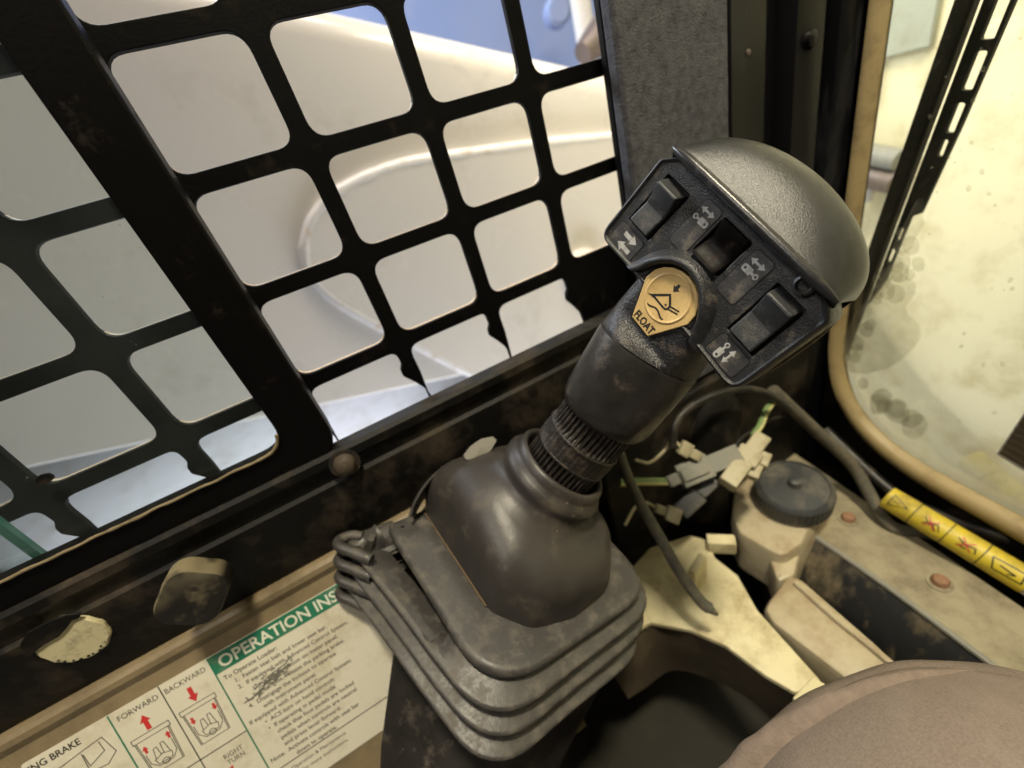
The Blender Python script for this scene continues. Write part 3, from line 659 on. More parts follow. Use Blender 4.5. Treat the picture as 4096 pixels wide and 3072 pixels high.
# ================================================================== reservoir with black ribbed cap
RZ = -.405
cc = onZ(3178, 1935, RZ+.012)
rs = empty('fluid_reservoir', Vector((cc.x, cc.y, -.47)), 'translucent yellowed fluid reservoir with black ribbed cap under the front window', 'reservoir')
up = Vector((-.05, -.10, 1)).normalized()
ribs = lambda i, k: 1+(.022 if (i % 2 and k in (1, 2)) else 0)
cp = lathe('filler_cap', cc-up*.021, up, [(0, .0275), (.002, .0300), (.0165, .0300), (.0190, .0285), (.0205, .0265), (.0190, .0255), (.0195, .012), (.020, .006)], 'cap_black', rs, 96, mod=ribs, angle=30)
lathe('vent_nipple', cc-up*.002, up, [(0, .0068), (.0015, .0056), (.007, .0050), (.0080, .003)], 'cap_black', cp, 16)
def slab(name, pix, z, h, material, parent, bev=.004, r=.006):
    P = [onZ(px_, py_, z) for px_, py_ in pix]
    return plate(name, [roundpoly([(p.x, p.y) for p in P], r, 4)], h, Frame((0, 0, z), (1, 0, 0), (0, 1, 0), (0, 0, 1), 1.0), material, parent, bev, smooth=True)
slab('upper_tank', [(2935, 1950), (3060, 1840), (3340, 2000), (3230, 2130), (3215, 2170), (3130, 2230), (2955, 2130), (2925, 2060)], -.418, .05, 'bottle', rs, .005, .010)
slab('neck_web', [(3040, 2160), (3150, 2110), (3220, 2150), (3180, 2300), (3110, 2330), (3080, 2240)], -.430, .04, 'bottle', rs, .004, .004)
slab('lower_tank', [(3075, 2390), (3150, 2290), (3210, 2310), (3500, 2560), (3720, 2760), (3640, 2830), (3440, 2760), (3090, 2490), (3052, 2430)], -.425, .06, 'bottle', rs, .006, .008)
tube('seam_rib', [onZ(px_, py_, -.4235) for px_, py_ in ((3180, 2330), (3350, 2480), (3500, 2600), (3690, 2760))], .0022, 'bottle', rs, 8)

# ================================================================== cream bracket plate
br = empty('cream_bracket', onZ(2850, 2500, -.425), 'dirty cream painted steel bracket with curved cut-out next to the rubber boot', 'bracket')
slab('plate', [(2470, 2330), (2600, 2190), (2760, 2140), (2830, 2160), (2860, 2230), (2950, 2300), (3030, 2440), (3300, 2740), (3180, 2770), (3060, 2700), (2900, 2580), (2760, 2520), (2600, 2490), (2480, 2560), (2380, 2600)], -.415, .004, 'cream_metal', br, .001, .004)
P = [onZ(px_, py_, -.4185) for px_, py_ in ((2400, 2620), (2480, 2570), (2600, 2497), (2760, 2528), (2900, 2588), (3060, 2708), (3180, 2776))]
P = spline(P, 4)
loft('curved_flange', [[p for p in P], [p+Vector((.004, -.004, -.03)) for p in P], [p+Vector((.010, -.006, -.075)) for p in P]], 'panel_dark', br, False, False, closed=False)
slab('end_tab', [(3170, 2790), (3250, 2705), (3335, 2755), (3240, 2870)], -.413, .012, 'cream_metal', br, .001, .001)
box('post_stub', Frame(onZ(2870, 2190, -.415), (.75, -.66, 0), (.66, .75, 0), (0, 0, 1)), -8, 14, -5, 5, -2, 12, 'cream_metal', br, .001)
box('post_stub', Frame(onZ(2795, 2330, -.415), (.3, -.95, 0), (.95, .3, 0), (0, 0, 1)), -3, 3, -10, 10, -2, 26, 'cream_metal', br, .0015)

# ================================================================== wiring
def cab(name, pts, r, material, label, cat, tip=None):
    P = spline([at(*p) for p in pts], 8)
    c = P[0]; e_ = empty(name, c, label, cat)
    tube('sheath', P, r, material, e_, 12)
    return e_, P
c1, P = cab('braided_cable', [(2460, 1760, .30), (2500, 1880, .30), (2560, 2010, .297), (2640, 2150, .292), (2720, 2290, .287), (2800, 2400, .283), (2835, 2432, .282)], .0040, 'cable_grey', 'grey braided cable hanging down in front of the cream bracket', 'cable')
tube('tip', [P[-1], P[-1]+(P[-1]-P[-4]).normalized()*.007], [.0034, .0012], 'cable_grey', c1, 10)
c2, P = cab('looped_cable', [(2690, 1790, .315), (2700, 1700, .315), (2760, 1630, .318), (2870, 1575, .322), (2980, 1555, .33), (3080, 1580, .335), (3160, 1640, .345)], .0031, 'cable_black', 'thin dark cable arching from the sleeve to the corner post', 'cable')
c3, P = cab('green_wire', [(3130, 1590, .365), (3090, 1610, .36), (3060, 1650, .355), (3040, 1700, .35), (3010, 1745, .345)], .0026, 'wire_green', 'green and yellow striped wire entering the cream connector from above', 'wire')
tube('yellow_stripe', [p+FWD*-.0016+RIGHT*.0012 for p in P], .0014, 'wire_yellow', c3, 8)
c4, P = cab('yellow_green_wire', [(2480, 1930, .33), (2540, 1925, .332), (2600, 1925, .334), (2690, 1925, .336)], .0030, 'wire_green', 'yellow and green wire entering the grey connector from the boot side', 'wire')
tube('yellow_stripe', [p+FWD*-.0018+DOWN*.0014 for p in P], .0017, 'wire_yellow', c4, 8)
def conn(name, p0, p1, w, h, material, label, segs):
    a, b = at(*p0), at(*p1); x = (b-a).normalized(); z = (CAM-(a+b)/2).normalized(); z = (z-x*z.dot(x)).normalized(); y = z.cross(x)
    fr = Frame(a, x, y, z); Ln = (b-a).length*1000
    e_ = empty(name, a, label, 'connector', 'plug connectors beside the reservoir')
    for (t0, t1, kw, kh, nm) in segs: box(nm, fr, Ln*t0, Ln*t1, -w*kw/2, w*kw/2, -h*kh/2, h*kh/2, material, e_, .0009)
    return e_, fr, Ln
conn('plug_connector', (2670, 1930, .335), (2960, 1810, .33), 19, 13, 'connector_grey', 'grey plastic plug connector above the braided cable', [(0, .16, .5, .7, 'boot'), (.16, .58, 1.0, 1.0, 'shell'), (.56, .98, .78, .85, 'socket'), (.18, .52, .55, 1.35, 'latch')])
conn('plug_connector', (3050, 1745, .335), (2935, 1900, .325), 18, 12, 'connector_cream', 'cream plastic connector standing against the reservoir cap', [(0, .42, .7, .8, 'socket'), (.40, .72, 1.0, 1.0, 'shell'), (.70, 1.25, .75, 1.1, 'tail')])
conn('plug_connector', (3040, 1810, .333), (3000, 1900, .325), 17, 10, 'connector_cream', 'second cream connector block touching the black reservoir cap', [(0, .55, 1.0, 1.0, 'shell'), (.55, 1.1, .72, .8, 'tail')])
conn('plug_connector', (2720, 1785, .33), (2800, 1830, .328), 13, 10, 'connector_cream', 'small cream connector end above the grey connector', [(0, .5, .9, .9, 'shell'), (.5, 1.0, .6, .7, 'tail')])
conn('plug_connector', (2620, 2030, .33), (2720, 2070, .325), 12, 9, 'connector_cream', 'small cream connector under the grey connector', [(0, .45, .6, .6, 'tail'), (.45, 1.0, 1, 1, 'shell')])
conn('plug_connector', (2720, 2050, .335), (2850, 1930, .335), 14, 9, 'cap_black', 'dark plug behind the grey connector', [(0, .6, 1.0, 1.0, 'shell'), (.6, 1.1, .7, .8, 'tail')])
# dark hose along the window and the sleeve-marked cable
c5, P = cab('black_hose', [(3090, 1560, .35), (3260, 1720, .37), (3400, 1850, .375), (3470, 1960, .37), (3530, 2070, .360), (3600, 2120, .352), (3690, 2130, .348), (3780, 2150, .342)], .0052, 'cable_grey', 'grey hose running under the yellow warning sleeve along the window', 'hose')
c6, P = cab('black_cable', [(3300, 1720, .42), (3560, 1960, .375), (3760, 2060, .345), (3960, 2130, .32), (4200, 2200, .30)], .0050, 'cable_black', 'black cable between the cream window trim and the yellow sleeve', 'cable')
ya, yb = at(3545, 1985, .352), at(4115, 2330, .290)
ws = empty('warning_sleeve', ya, 'yellow warning label sleeve wrapped round a cable under the front window', 'warning sleeve')
yd = (yb-ya).normalized(); n_ = 24; YL = (yb-ya).length
yu = (CAM-(ya+yb)/2).normalized(); yu = (yu-yd*yu.dot(yd)).normalized(); yv = yd.cross(yu)
lathe('sleeve', ya, yd, [(0, .0085), (.0006, .0098), (YL, .0098), (YL+.0006, .0085)], 'warning_yellow', ws, 28, uv=(yu, yv))
for t in (.225, .47, .71): lathe('panel_line', ya+yd*(YL*t), yd, [(0, .01005), (.0008, .01005)], 'warning_ink', ws, 28, uv=(yu, yv))
lathe('white_end', ya+yd*(YL*1.01), yd, [(0, .0095), (.03, .0095)], 'sticker_white', ws, 24)
def wrap(name, lines, w, material, r=.0101):
    V = []; Fc = []
    for l in lines:
        for a, b in zip(l[:-1], l[1:]):
            a, b = Vector(a), Vector(b); dd = b-a; m_ = max(1, int(dd.length/.8)); nn = Vector((-dd.y, dd.x)).normalized()*w/2
            for k in range(m_):
                p, q_ = a.lerp(b, k/m_), a.lerp(b, (k+1)/m_); i0 = len(V)
                for s_ in (p-nn, q_-nn, q_+nn, p+nn):
                    an = s_.y*.001/r; V.append(ya+yd*(s_.x*.001)+(yu*cos(an)+yv*sin(an))*r)
                Fc.append([i0, i0+1, i0+2, i0+3])
    return add(name, V, Fc, material, ws)
Y = YL*1000
wrap('hazard_symbol', [[(Y*.05, -5), (Y*.18, 0), (Y*.05, 5), (Y*.05, -5)], [(Y*.075, 0), (Y*.12, 0)]], .7, 'warning_ink')
wrap('pictogram', [[(Y*.30, -3), (Y*.35, 2), (Y*.40, -2), (Y*.43, 3)], [(Y*.31, 3), (Y*.36, -1), (Y*.41, 4)]], .8, 'warning_ink')
wrap('pictogram', [[(Y*.54, -2), (Y*.60, 1), (Y*.66, -1), (Y*.68, 3)], [(Y*.56, 3), (Y*.62, 3)]], .9, 'warning_ink')
wrap('red_cross', [[(Y*.32, -4), (Y*.40, 4)], [(Y*.40, -4), (Y*.32, 4)], [(Y*.56, -4), (Y*.65, 4)], [(Y*.65, -4), (Y*.56, 4)]], .8, 'decal_red', .01018)
wrap('pictogram', [[(Y*.76, -3), (Y*.95, -4), (Y*.97, 4), (Y*.80, 5), (Y*.76, -3)], [(Y*.82, 0), (Y*.92, 1), (Y*.88, 3)]], .9, 'warning_ink')

# dark lump of machinery behind the wiring
lathe('heater_duct', at(2800, 1690, .385), (.3, .1, 1), [(-.09, .030), (-.02, .034), (.02, .033), (.04, .02)], 'dirty_black', None, 28)
tag(bpy.data.objects['heater_duct'], 'dark rounded duct in the corner behind the wiring', 'duct')
box('corner_plate', WORLD, .10, .36, -.026, -.0098, -.62, -.288, 'dirty_black', None, .003)
tag(bpy.data.objects['corner_plate'], 'black steel plate low in the corner behind the connectors', 'plate')

for k_, (lab_, pts_) in enumerate((('thin pale wire curling up behind the grey connector', [(2725, 1790, .33), (2690, 1760, .332), (2660, 1800, .333), (2600, 1850, .33), (2540, 1840, .325)]),
                    ('thin pale wire running from the lower small connector', [(2625, 2035, .33), (2580, 2010, .33), (2540, 2030, .328), (2500, 2100, .32)]),
                    ('thin black wire from the dark plug to the corner', [(2850, 1930, .337), (2900, 1860, .343), (2960, 1760, .35), (3060, 1690, .36), (3140, 1660, .365)]))):
    cab('thin_wire', pts_, .0013, ('connector_cream', 'connector_cream', 'cable_black')[k_], lab_, 'wire')

# ================================================================== joystick
H = Frame((.11242407, -.12570006, -.13429065), (-.0100, -.7761, -.6305), (.8743, .2993, -.3822), (.4853, -.5550, .6756))
FACE = Frame(H.o, H.x, H.z, -H.y)            # mm on the switch face: x across, y up the handle, z towards the operator
Np, Bp, Sp = at(2600, 1390, .202), at(2417, 1648, .2215), at(2205, 1905, .241)
js = empty('joystick', Sp, 'black multi-switch joystick handle leaning towards the operator', 'joystick')
# ---- housing shell with a raised rim round the switch face
out = roundpoly([(-37, 20), (-45, 14), (-46.2, -26), (-18, -25), (18, -25), (46.2, -26), (45, 14), (37, 20)], [2, 4, 6.5, 1, 1, 6.5, 4, 2], 6)
if area(out) < 0: out = out[::-1]
rr = []
for d_, z in ((2.6, -1.0), (2.2, .5), (1.4, 1.1), (.5, .6), (0, -1.0), (0, -14), (.8, -24), (3.0, -29), (7, -31)):
    rr.append([FACE(x, y, z) for x, y in inset(out, d_)])
loft('housing', rr, 'head_plastic', js, False, True, angle=60)
# ---- switch face with openings
rl = roundpoly([(-38.6, 11.4), (-23.6, 11.4), (-25.0, -11.2), (-40.0, -11.2)], .6, 2)
rl = roundpoly([(-37.6, 11.4), (-23.9, 11.4), (-25.0, -11.3), (-39.2, -11.3)], .5, 2)
rrx = [(-x, y) for x, y in rl]
wh = roundpoly([(-7.3, 14.4), (7.3, 14.4), (7.6, -1.2), (-7.6, -1.2)], 1.0, 3)
pent = [(-5.9, -38.0), (5.9, -38.0), (14.0, -21.4)] + [(14.0*cos(a), -20.4+11.8*sin(a)) for a in [radians(q) for q in (18, 36, 54, 72, 90, 108, 126, 144, 162)]] + [(-14.0, -21.4)]
pocket = [(x*1.05, -22+(y+22)*1.04) for x, y in pent]
half = [p for p in pocket]
notch = [(17.5, -24.2), (15.2, -21.5)] + [p for p in [(14.8*cos(a), -20.4+12.4*sin(a)) for a in [radians(q) for q in (10, 26, 42, 58, 74, 90, 106, 122, 138, 154, 170)]]] + [(-15.2, -21.5), (-17.5, -24.2)]
fo_ = [(-37, 18.6), (-43.6, 13.4), (-44.0, -21.5), (-40.5, -24.2)] + notch[::-1] + [(40.5, -24.2), (44.0, -21.5), (43.6, 13.4), (37, 18.6)]
plate('switch_face', [fo_, rl, rrx, wh], 2.4, FACE, 'head_plastic', js, .35, z0=0)
box('switch_well', FACE, -41, -22, -13, 13, -10, -2.6, 'well_black', js)
box('switch_well', FACE, 22, 41, -13, 13, -10, -2.6, 'well_black', js)
box('switch_well', FACE, -9, 9, -3, 16, -10, -2.6, 'well_black', js)
# ---- rocker switches
def rocker(sx, name='rocker_switch'):
    prof = [(-10.4, -4), (-10.4, 1.6), (-9.8, 2.5), (-6, 2.05), (-1.2, 1.15), (-.8, 1.15), (2.5, 2.3), (7.4, 5.0), (8.0, 5.0), (8.5, 4.6), (10.3, .6), (10.3, -4)]
    V = []; 
    rings = []
    for x in (-5.7, -5.35, -4.9, 4.9, 5.35, 5.7):
        k = .35 if abs(x) > 5.5 else (.1 if abs(x) > 5 else 0)
        rings.append([FACE(sx*31.35+(x*1.0)-.055*y*(-sx)*-1, y, z-k*1.6) for y, z in prof])
    return loft(name, rings, 'rocker_plastic', js, True, True, smooth=True, angle=18)
rocker(-1); rocker(1)
# ---- centre thumb switch: saddle-shaped
rings = []
for x in [-6.7, -6.5, -6.0, -3, 0, 3, 6.0, 6.5, 6.7]:
    k = 0 if abs(x) < 6.2 else (.25 if abs(x) < 6.6 else .6)
    rings.append([FACE(x, -1.2+15.4*t, 2.6-3.6*sin(pi*min(1, max(0, (t-.02)/.96)))**1.2-k+1.1*(t > .95)*0) for t in [q/22 for q in range(23)]]+[FACE(x, 14.2, -4), FACE(x, -1.2, -4)])
loft('thumb_switch', rings, 'wheel_plastic', js, True, True, angle=35)
# ---- label plates with their printed signs
def lab(pts, name='label_plate'):
    l = roundpoly(pts, 1.8, 5); sd = plate('label_groove', [[(x, y) for x, y in (inset(l if area(l) > 0 else l[::-1], -.5))]], .12, FACE, 'well_black', js, z0=.06)
    return plate(name, [l], .4, FACE, 'label_plate', js, .12, z0=.22)
LZ = .30
def sign(parent, loops, name='printed_sign'): return plate(name, loops, .04, FACE, 'label_print', parent, z0=LZ)
def ringl(x, y, r, n=14): return [(x+r*cos(2*pi*k/n), y+r*sin(2*pi*k/n)) for k in range(n)]
def double_arrow(x, y, a, s=1): return xf([(-.55, -1.6), (-1.75, -1.6), (0, -4.4), (1.75, -1.6), (.55, -1.6), (.55, 1.6), (1.75, 1.6), (0, 4.4), (-1.75, 1.6), (-.55, 1.6)], x, y, a, s)
def cyl(parent, x, y, a, s=1):
    body = roundpoly([(-1.5, -3.9), (1.5, -3.9), (1.5, 1.0), (-1.5, 1.0)], [1.4, 1.4, .3, .3], 4)
    sign(parent, [xf(body, x, y, a, s), xf(ringl(0, -2.4, .6), x, y, a, s)])
    sign(parent, [xf([(-.55, 1.0), (.55, 1.0), (.55, 2.6), (-.55, 2.6)], x, y, a, s)])
    sign(parent, [xf(ringl(0, 3.5, 1.25), x, y, a, s), xf(ringl(0, 3.5, .6), x, y, a, s)])
p = lab([(-41.0, -13.4), (-25.2, -13.4), (-25.6, -23.6), (-41.6, -23.6)])
sign(p, [xf(arrow(4.6, 8.2, .42, .42), -32.4, -20.9, pi/2)]); sign(p, [xf(arrow(4.6, 8.2, .42, .42), -32.1, -16.2, -pi/2)])
p = lab([(-17.4, 15.0), (-8.8, 15.0), (-9.0, -4.8), (-18.4, -4.8)])
cyl(p, -13.2, 8.0, pi/2, .88); sign(p, [double_arrow(-13.5, 11.7, pi/2, .78)])
p = lab([(10.0, 14.6), (19.0, 14.6), (19.8, -4.4), (10.2, -4.4)])
cyl(p, 14.2, 7.7, -pi/2, .88); sign(p, [double_arrow(14.4, 11.2, pi/2, .78)])
p = lab([(25.6, -13.0), (40.4, -13.0), (41.2, -22.6), (25.4, -22.6)])
cyl(p, 30.3, -18.4, 0, .9); sign(p, [double_arrow(34.0, -17.7, 0, .80)])
# ---- guard ridge arching over the float button
gp = [(-21.8, -24.6), (-19.0, -20.5), (-16.6, -15.6), (-12.6, -10.4), (-7.2, -6.8), (0, -5.2), (7.0, -6.8), (12.4, -10.4), (16.4, -15.6), (18.8, -20.5), (20.8, -25.6)]
gp = [(p.x, p.y) for p in spline([Vector((a, b, 0)) for a, b in gp], 5)]
rings = []
for i, (x, y) in enumerate(gp):
    t = i/(len(gp)-1); h = 5.2*min(1, .35+2.4*min(t, 1-t)); nx, ny = x, y+21; l_ = sqrt(nx*nx+ny*ny); nx /= l_; ny /= l_; w_ = 1.75
    rings.append([FACE(x+nx*a, y+ny*a, z) for a, z in ((-w_, -1.5), (-w_, h*.55), (-w_*.85, h*.82), (-w_*.45, h*.97), (0, h), (w_*.5, h*.93), (w_*1.0, h*.72), (w_*1.6, h*.35), (w_*2.3, h*.05), (w_*2.6, -1.5))])
loft('guard_ridge', rings, 'head_plastic', js, True, True, angle=60)
# ---- neck below the face
def sup(c, hx, hy, n, N=48):
    o_ = []
    for i in range(N):
        a = 2*pi*i/N; ca, sa = cos(a), sin(a)
        o_.append((c[0]+hx*math.copysign(abs(ca)**(2/n), ca), c[1]+hy*math.copysign(abs(sa)**(2/n), sa)))
    return o_
ax = (Np-Bp).normalized()
ux = (H.x-ax*H.x.dot(ax)).normalized(); uy = ax.cross(ux)
if uy.dot(H.y) < 0: uy = -uy
def inH(p): q = p-H.o; return [q.dot(H.x)*1000, q.dot(H.y)*1000, q.dot(H.z)*1000]
NR = [inH(Np+ax*.002+ux*(.0262*cos(2*pi*i/64))+uy*(.0262*sin(2*pi*i/64))) for i in range(64)]
R1 = sup((0, 15.0), 19.0, 15.6, 5, 64)
rr = [[H(x*.9, 15+(y-15)*.85, -12) for x, y in R1], [H(x, y, -20) for x, y in R1]]
for t in (.12, .26, .40, .52, .62, .72, .84, .93, 1.0):
    ring = []
    for (x0, y0), (x1, y1, z1) in zip(R1, NR):
        x = x0+(x1-x0)*t**.55; z = -21+(z1+21)*t; y = y0+(y1-y0)*t**(2.0 if y1 < 15 else 1.0)
        if z > -41: y = max(y, .2)
        elif z > -46: y = max(y, .2-(-41-z)*1.3)
        ring.append(H(x, y, z))
    rr.append(ring)
for t, r in ((.000, .0263), (-.002, .0255)):
    rr.append([Np+ax*t+ux*(r*cos(2*pi*i/64))+uy*(r*sin(2*pi*i/64)) for i in range(64)])
loft('neck', rr, 'neck_plastic', js, True, True, angle=60)
# pocket frame and float button
pk = plate('button_pocket', [[(x*1.10, -22+(y+22)*1.07) for x, y in pent], pocket], 3.0, FACE, 'head_plastic', js, .4, z0=.6)
plate('pocket_floor', [pocket], .4, FACE, 'well_black', js, z0=-.6)
fb = plate('float_button', [pent], 2.6, FACE, 'yellow_plastic', js, .45, z0=1.3)
lathe('raised_ring', FACE(0, -20.6, 1.25), FACE.z, [(0, .0109), (.0003, .0106), (.0005, .0101), (.0003, .0096), (.00005, .0092)], 'yellow_plastic', fb, 48, False, False)
lathe('dished_face', FACE(0, -20.6, 1.31), FACE.z, [(.00025, .0097), (-.00001, .0090), (.00004, .0001)], 'yellow_plastic', fb, 48, False, True)
BZ = 1.42
def blk(loops, nm='embossed_sign'): return plate(nm, loops, .10, FACE, 'symbol_black', fb, z0=BZ)
# bucket sign (in button coordinates: x across, y up; drawn turned the way it is moulded)
def bs(px_, py_):   # moulded sign measured on the face plane
    p_ = spot(2400+px_/3.95, 1000+py_/3.95, H.o, H.y)-H.o; return (p_.dot(H.x)*1000, p_.dot(H.z)*1000)
tri_o = [bs(*p_) for p_ in ((775, 672), (830, 690), (1150, 690), (1150, 870), (1135, 905), (1100, 940), (1050, 950), (1010, 915), (890, 770))]
tri_i = [bs(*p_) for p_ in ((895, 728), (1115, 728), (1110, 880), (1090, 910), (1060, 915), (1035, 900))]
blk([tri_o, tri_i]); blk([[bs(1062+17*cos(a), 865+17*sin(a)) for a in [k*pi/5 for k in range(10)]]])
blk([[bs(*p_) for p_ in ((1140, 880), (1282, 965), (1270, 985), (1128, 905))]]); blk([[bs(*p_) for p_ in ((1110, 925), (1255, 1005), (1240, 1025), (1095, 945))]])
blk([[bs(*p_) for p_ in ((1180, 662), (1190, 552), (1218, 580), (1268, 540), (1298, 572), (1255, 625), (1280, 655))]])
wv = [(762, 835), (800, 870), (850, 890), (890, 905), (930, 945), (955, 1000), (975, 1060), (1012, 1105)]
wl = spline([Vector((a, b, 0)) for a, b in wv], 4)
lo_ = []; hi_ = []
for i, q in enumerate(wl):
    t_ = (wl[min(i+1, len(wl)-1)]-wl[max(0, i-1)]).normalized(); n2 = Vector((-t_.y, t_.x, 0))*13
    lo_.append(bs(*(q-n2)[:2])); hi_.append(bs(*(q+n2)[:2]))
blk([lo_+hi_[::-1]])
lettering('float_text', 'FLOAT', 5.0, FACE, 0.15, -36.6, 'symbol_black', fb, z=BZ-.02, align='CENTER', xs=.80, bold=.035)
# ---- domed cap
nu, nv = 40, 22
V = []; Fc = []
for i in range(nu+1):
    a = pi*i/nu; s_ = max(.0, sin(a)); x = -41.5*cos(a)
    s2 = s_**.92
    for j in range(nv+1):
        v_ = j/nv; y0 = -5.2*s_**.35; y1 = (27+7*s_**.4) if x > 0 else (14+20*s_**.4); ym = y0+(y1-y0)*.55
        if v_ < .5: w_ = v_/.5; yy = y0+(ym-y0)*w_; f_ = sin(pi/2*w_)**.95
        else: w_ = (v_-.5)/.5; yy = ym+(y1-ym)*sin(pi/2*w_); f_ = max(0, cos(pi/2*w_))
        zz = 19.4+20.6*s2*f_
        if j == nv: zz = 6
        if j == 0: zz = 18.6
        V.append(H(x+1.5*(zz-19)/22*0, yy, zz))
for i in range(nu):
    for j in range(nv):
        a = i*(nv+1)+j; Fc.append([a, a+1, a+nv+2, a+nv+1])
Fc.append([i*(nv+1) for i in range(nu+1)]+[i*(nv+1)+nv for i in range(nu, -1, -1)])
add('domed_cap', V, Fc, 'cap_plastic', js, True, 50)
rp_ = [H(-42*cos(a), -5.6*sin(a)**.35-.2, 19.4+.9*sin(a)) for a in [pi*(.06+.88*k/30) for k in range(31)]]
tube('cap_ridge', rp_, [.0008+.0013*min(1, 5*min(k/30, 1-k/30)) for k in range(31)], 'ridge_plastic', js, 10)
rp_ = [H(-43*cos(a), 27.4+7*sin(a)**.4, 12.5) for a in [pi*(.45+.53*k/24) for k in range(25)]]+[H(45.0, 24, 6), H(45.8, 22, -4), H(45.8, 20, -16), H(44.0, 19, -24)]
tube('cap_rim_light', spline(rp_, 2), .0007, 'gasket_tan', js, 8)  # pale tan tube stands in for rim light on the cap's right edge
lathe('clip_eye', FACE(30.5, 16.6, .2), FACE.z, [(0, .0036), (.0022, .0034), (.0028, .0026), (.0012, .0018)], 'head_plastic', js, 20)
# ---- rubber sleeve
ax = (Np-Bp); LS = ax.length; ax.normalize()
lathe('grip_sleeve', Bp, ax, [(.004, .018), (.0005, .0195), (-.0012, .0220), (-.0008, .0238), (.0016, .0251), (.006, .0259), (.014, .0263), (LS*.55, .0267), (LS-.003, .0270), (LS-.0012, .0268), (LS-.0006, .0246)], 'sleeve_rubber', js, 64, angle=60,
      mod=lambda i, k: 1+.006*noise.noise(Vector((i*.25, k*.7, 2))))
# ---- ribbed shaft between sleeve and boot
ax2 = (Bp-Sp); L2 = ax2.length; ax2.normalize(); n_ = 44
rings = []; u_, v_ = basis(ax2)
hs = [-.045]+[L2*k/40 for k in range(0, 43)]
for h_ in hs:
    t = h_/L2; tooth = max(max(0, min(1, (t-.66)/.05)), max(0, min(1, (.40-t)/.05))); dep = .15+.85*tooth
    ring = []
    for i in range(n_*4):
        a = 2*pi*i/(n_*4); ph = (i % 4); g_ = (1, 1, .0, 0)[ph]
        wob = noise.noise(Vector((i*.13, t*5, 1)))*.00045*(1.4-tooth)
        r_ = .0212+.0006*(1-tooth)-(1-g_)*.0021*dep+wob
        ring.append(Sp+ax2*h_+(u_*cos(a)+v_*sin(a))*r_)
    rings.append(ring)
loft('ribbed_shaft', rings, 'shaft_rubber', js, True, True, angle=30)
for tt, rr_ in ((.645, .0221), (.415, .0219)):
    pts = [Sp+ax2*(L2*(tt+.012*noise.noise(Vector((cos(a)*2, sin(a)*2, tt*9)))))+(u_*cos(a)+v_*sin(a))*(rr_-.0005) for a in [2*pi*k/60 for k in range(60)]]
    tube('rib_band', pts, .0008, 'shaft_rubber', js, 6, True)

# ================================================================== rubber boot
K = Frame((-.0349, -.1377, -.2749), (.9345, .1331, -.3302), (-.0553, .9705, .2345), (.3517, -.2009, .9143))
bt = empty('rubber_boot', K(50, 50, -60), 'dusty grey rubber gaiter with folded pleats around the joystick foot', 'boot')
def resamp(l, n=96):
    l = [Vector(p) for p in l]; d = [0]
    for i in range(len(l)): d.append(d[-1]+(l[(i+1) % len(l)]-l[i]).length)
    out_ = []
    for k in range(n):
        s_ = d[-1]*k/n; i = max(j for j in range(len(l)) if d[j] <= s_+1e-12); t = (s_-d[i])/max(1e-9, d[i+1]-d[i]); out_.append(l[i].lerp(l[(i+1) % len(l)], t))
    return out_
def ccw(l): return l if area(l) > 0 else l[::-1]
def ring2(corners, radii, off=0, n=96):
    l = ccw(roundpoly(corners, radii, 8))
    if off: l = inset(l, off)
    c = Vector((sum(p[0] for p in corners)/len(corners), sum(p[1] for p in corners)/len(corners)))
    q = resamp(l, n); k0 = min(range(n), key=lambda k: abs(math.atan2(q[k].y-c.y, q[k].x-c.x)+pi*.5))
    return q[k0:]+q[:k0]
PC = [(-1.5, -1.0), (109.5, 0.5), (103, 116), (-14.5, 108)]; PR = [34, 24, 30, 5]
def lift(q, z, tiltz=0):      # hand-worn rubber: nothing stays perfectly even
    return [K(p.x+.55*noise.noise(Vector((p.x*.035, p.y*.035, z*.05))), p.y+.55*noise.noise(Vector((p.y*.04, z*.06, p.x*.03+7))), z+1.1*noise.noise(Vector((p.x*.028, p.y*.028, z*.03+3)))) for p in q]
top_in = ring2(PC, PR, 22)
rr = [lift(ring2(PC, PR, 8), -4.5), lift(ring2(PC, PR, 1.5), -5.4), lift(ring2(PC, PR, .2), -4.2), lift(ring2(PC, PR, 0), -2.6), lift(ring2(PC, PR, .5), -1.1), lift(ring2(PC, PR, 1.8), -.1), lift(ring2(PC, PR, 3.6), .25), lift(ring2(PC, PR, 6), 0), [K(p.x, p.y, 0) for p in ring2(PC, PR, 14)], [K(p.x, p.y, -.2) for p in ring2(PC, PR, 24)]]
loft('flange_plate', rr, 'boot_rubber', bt, True, True, angle=60)
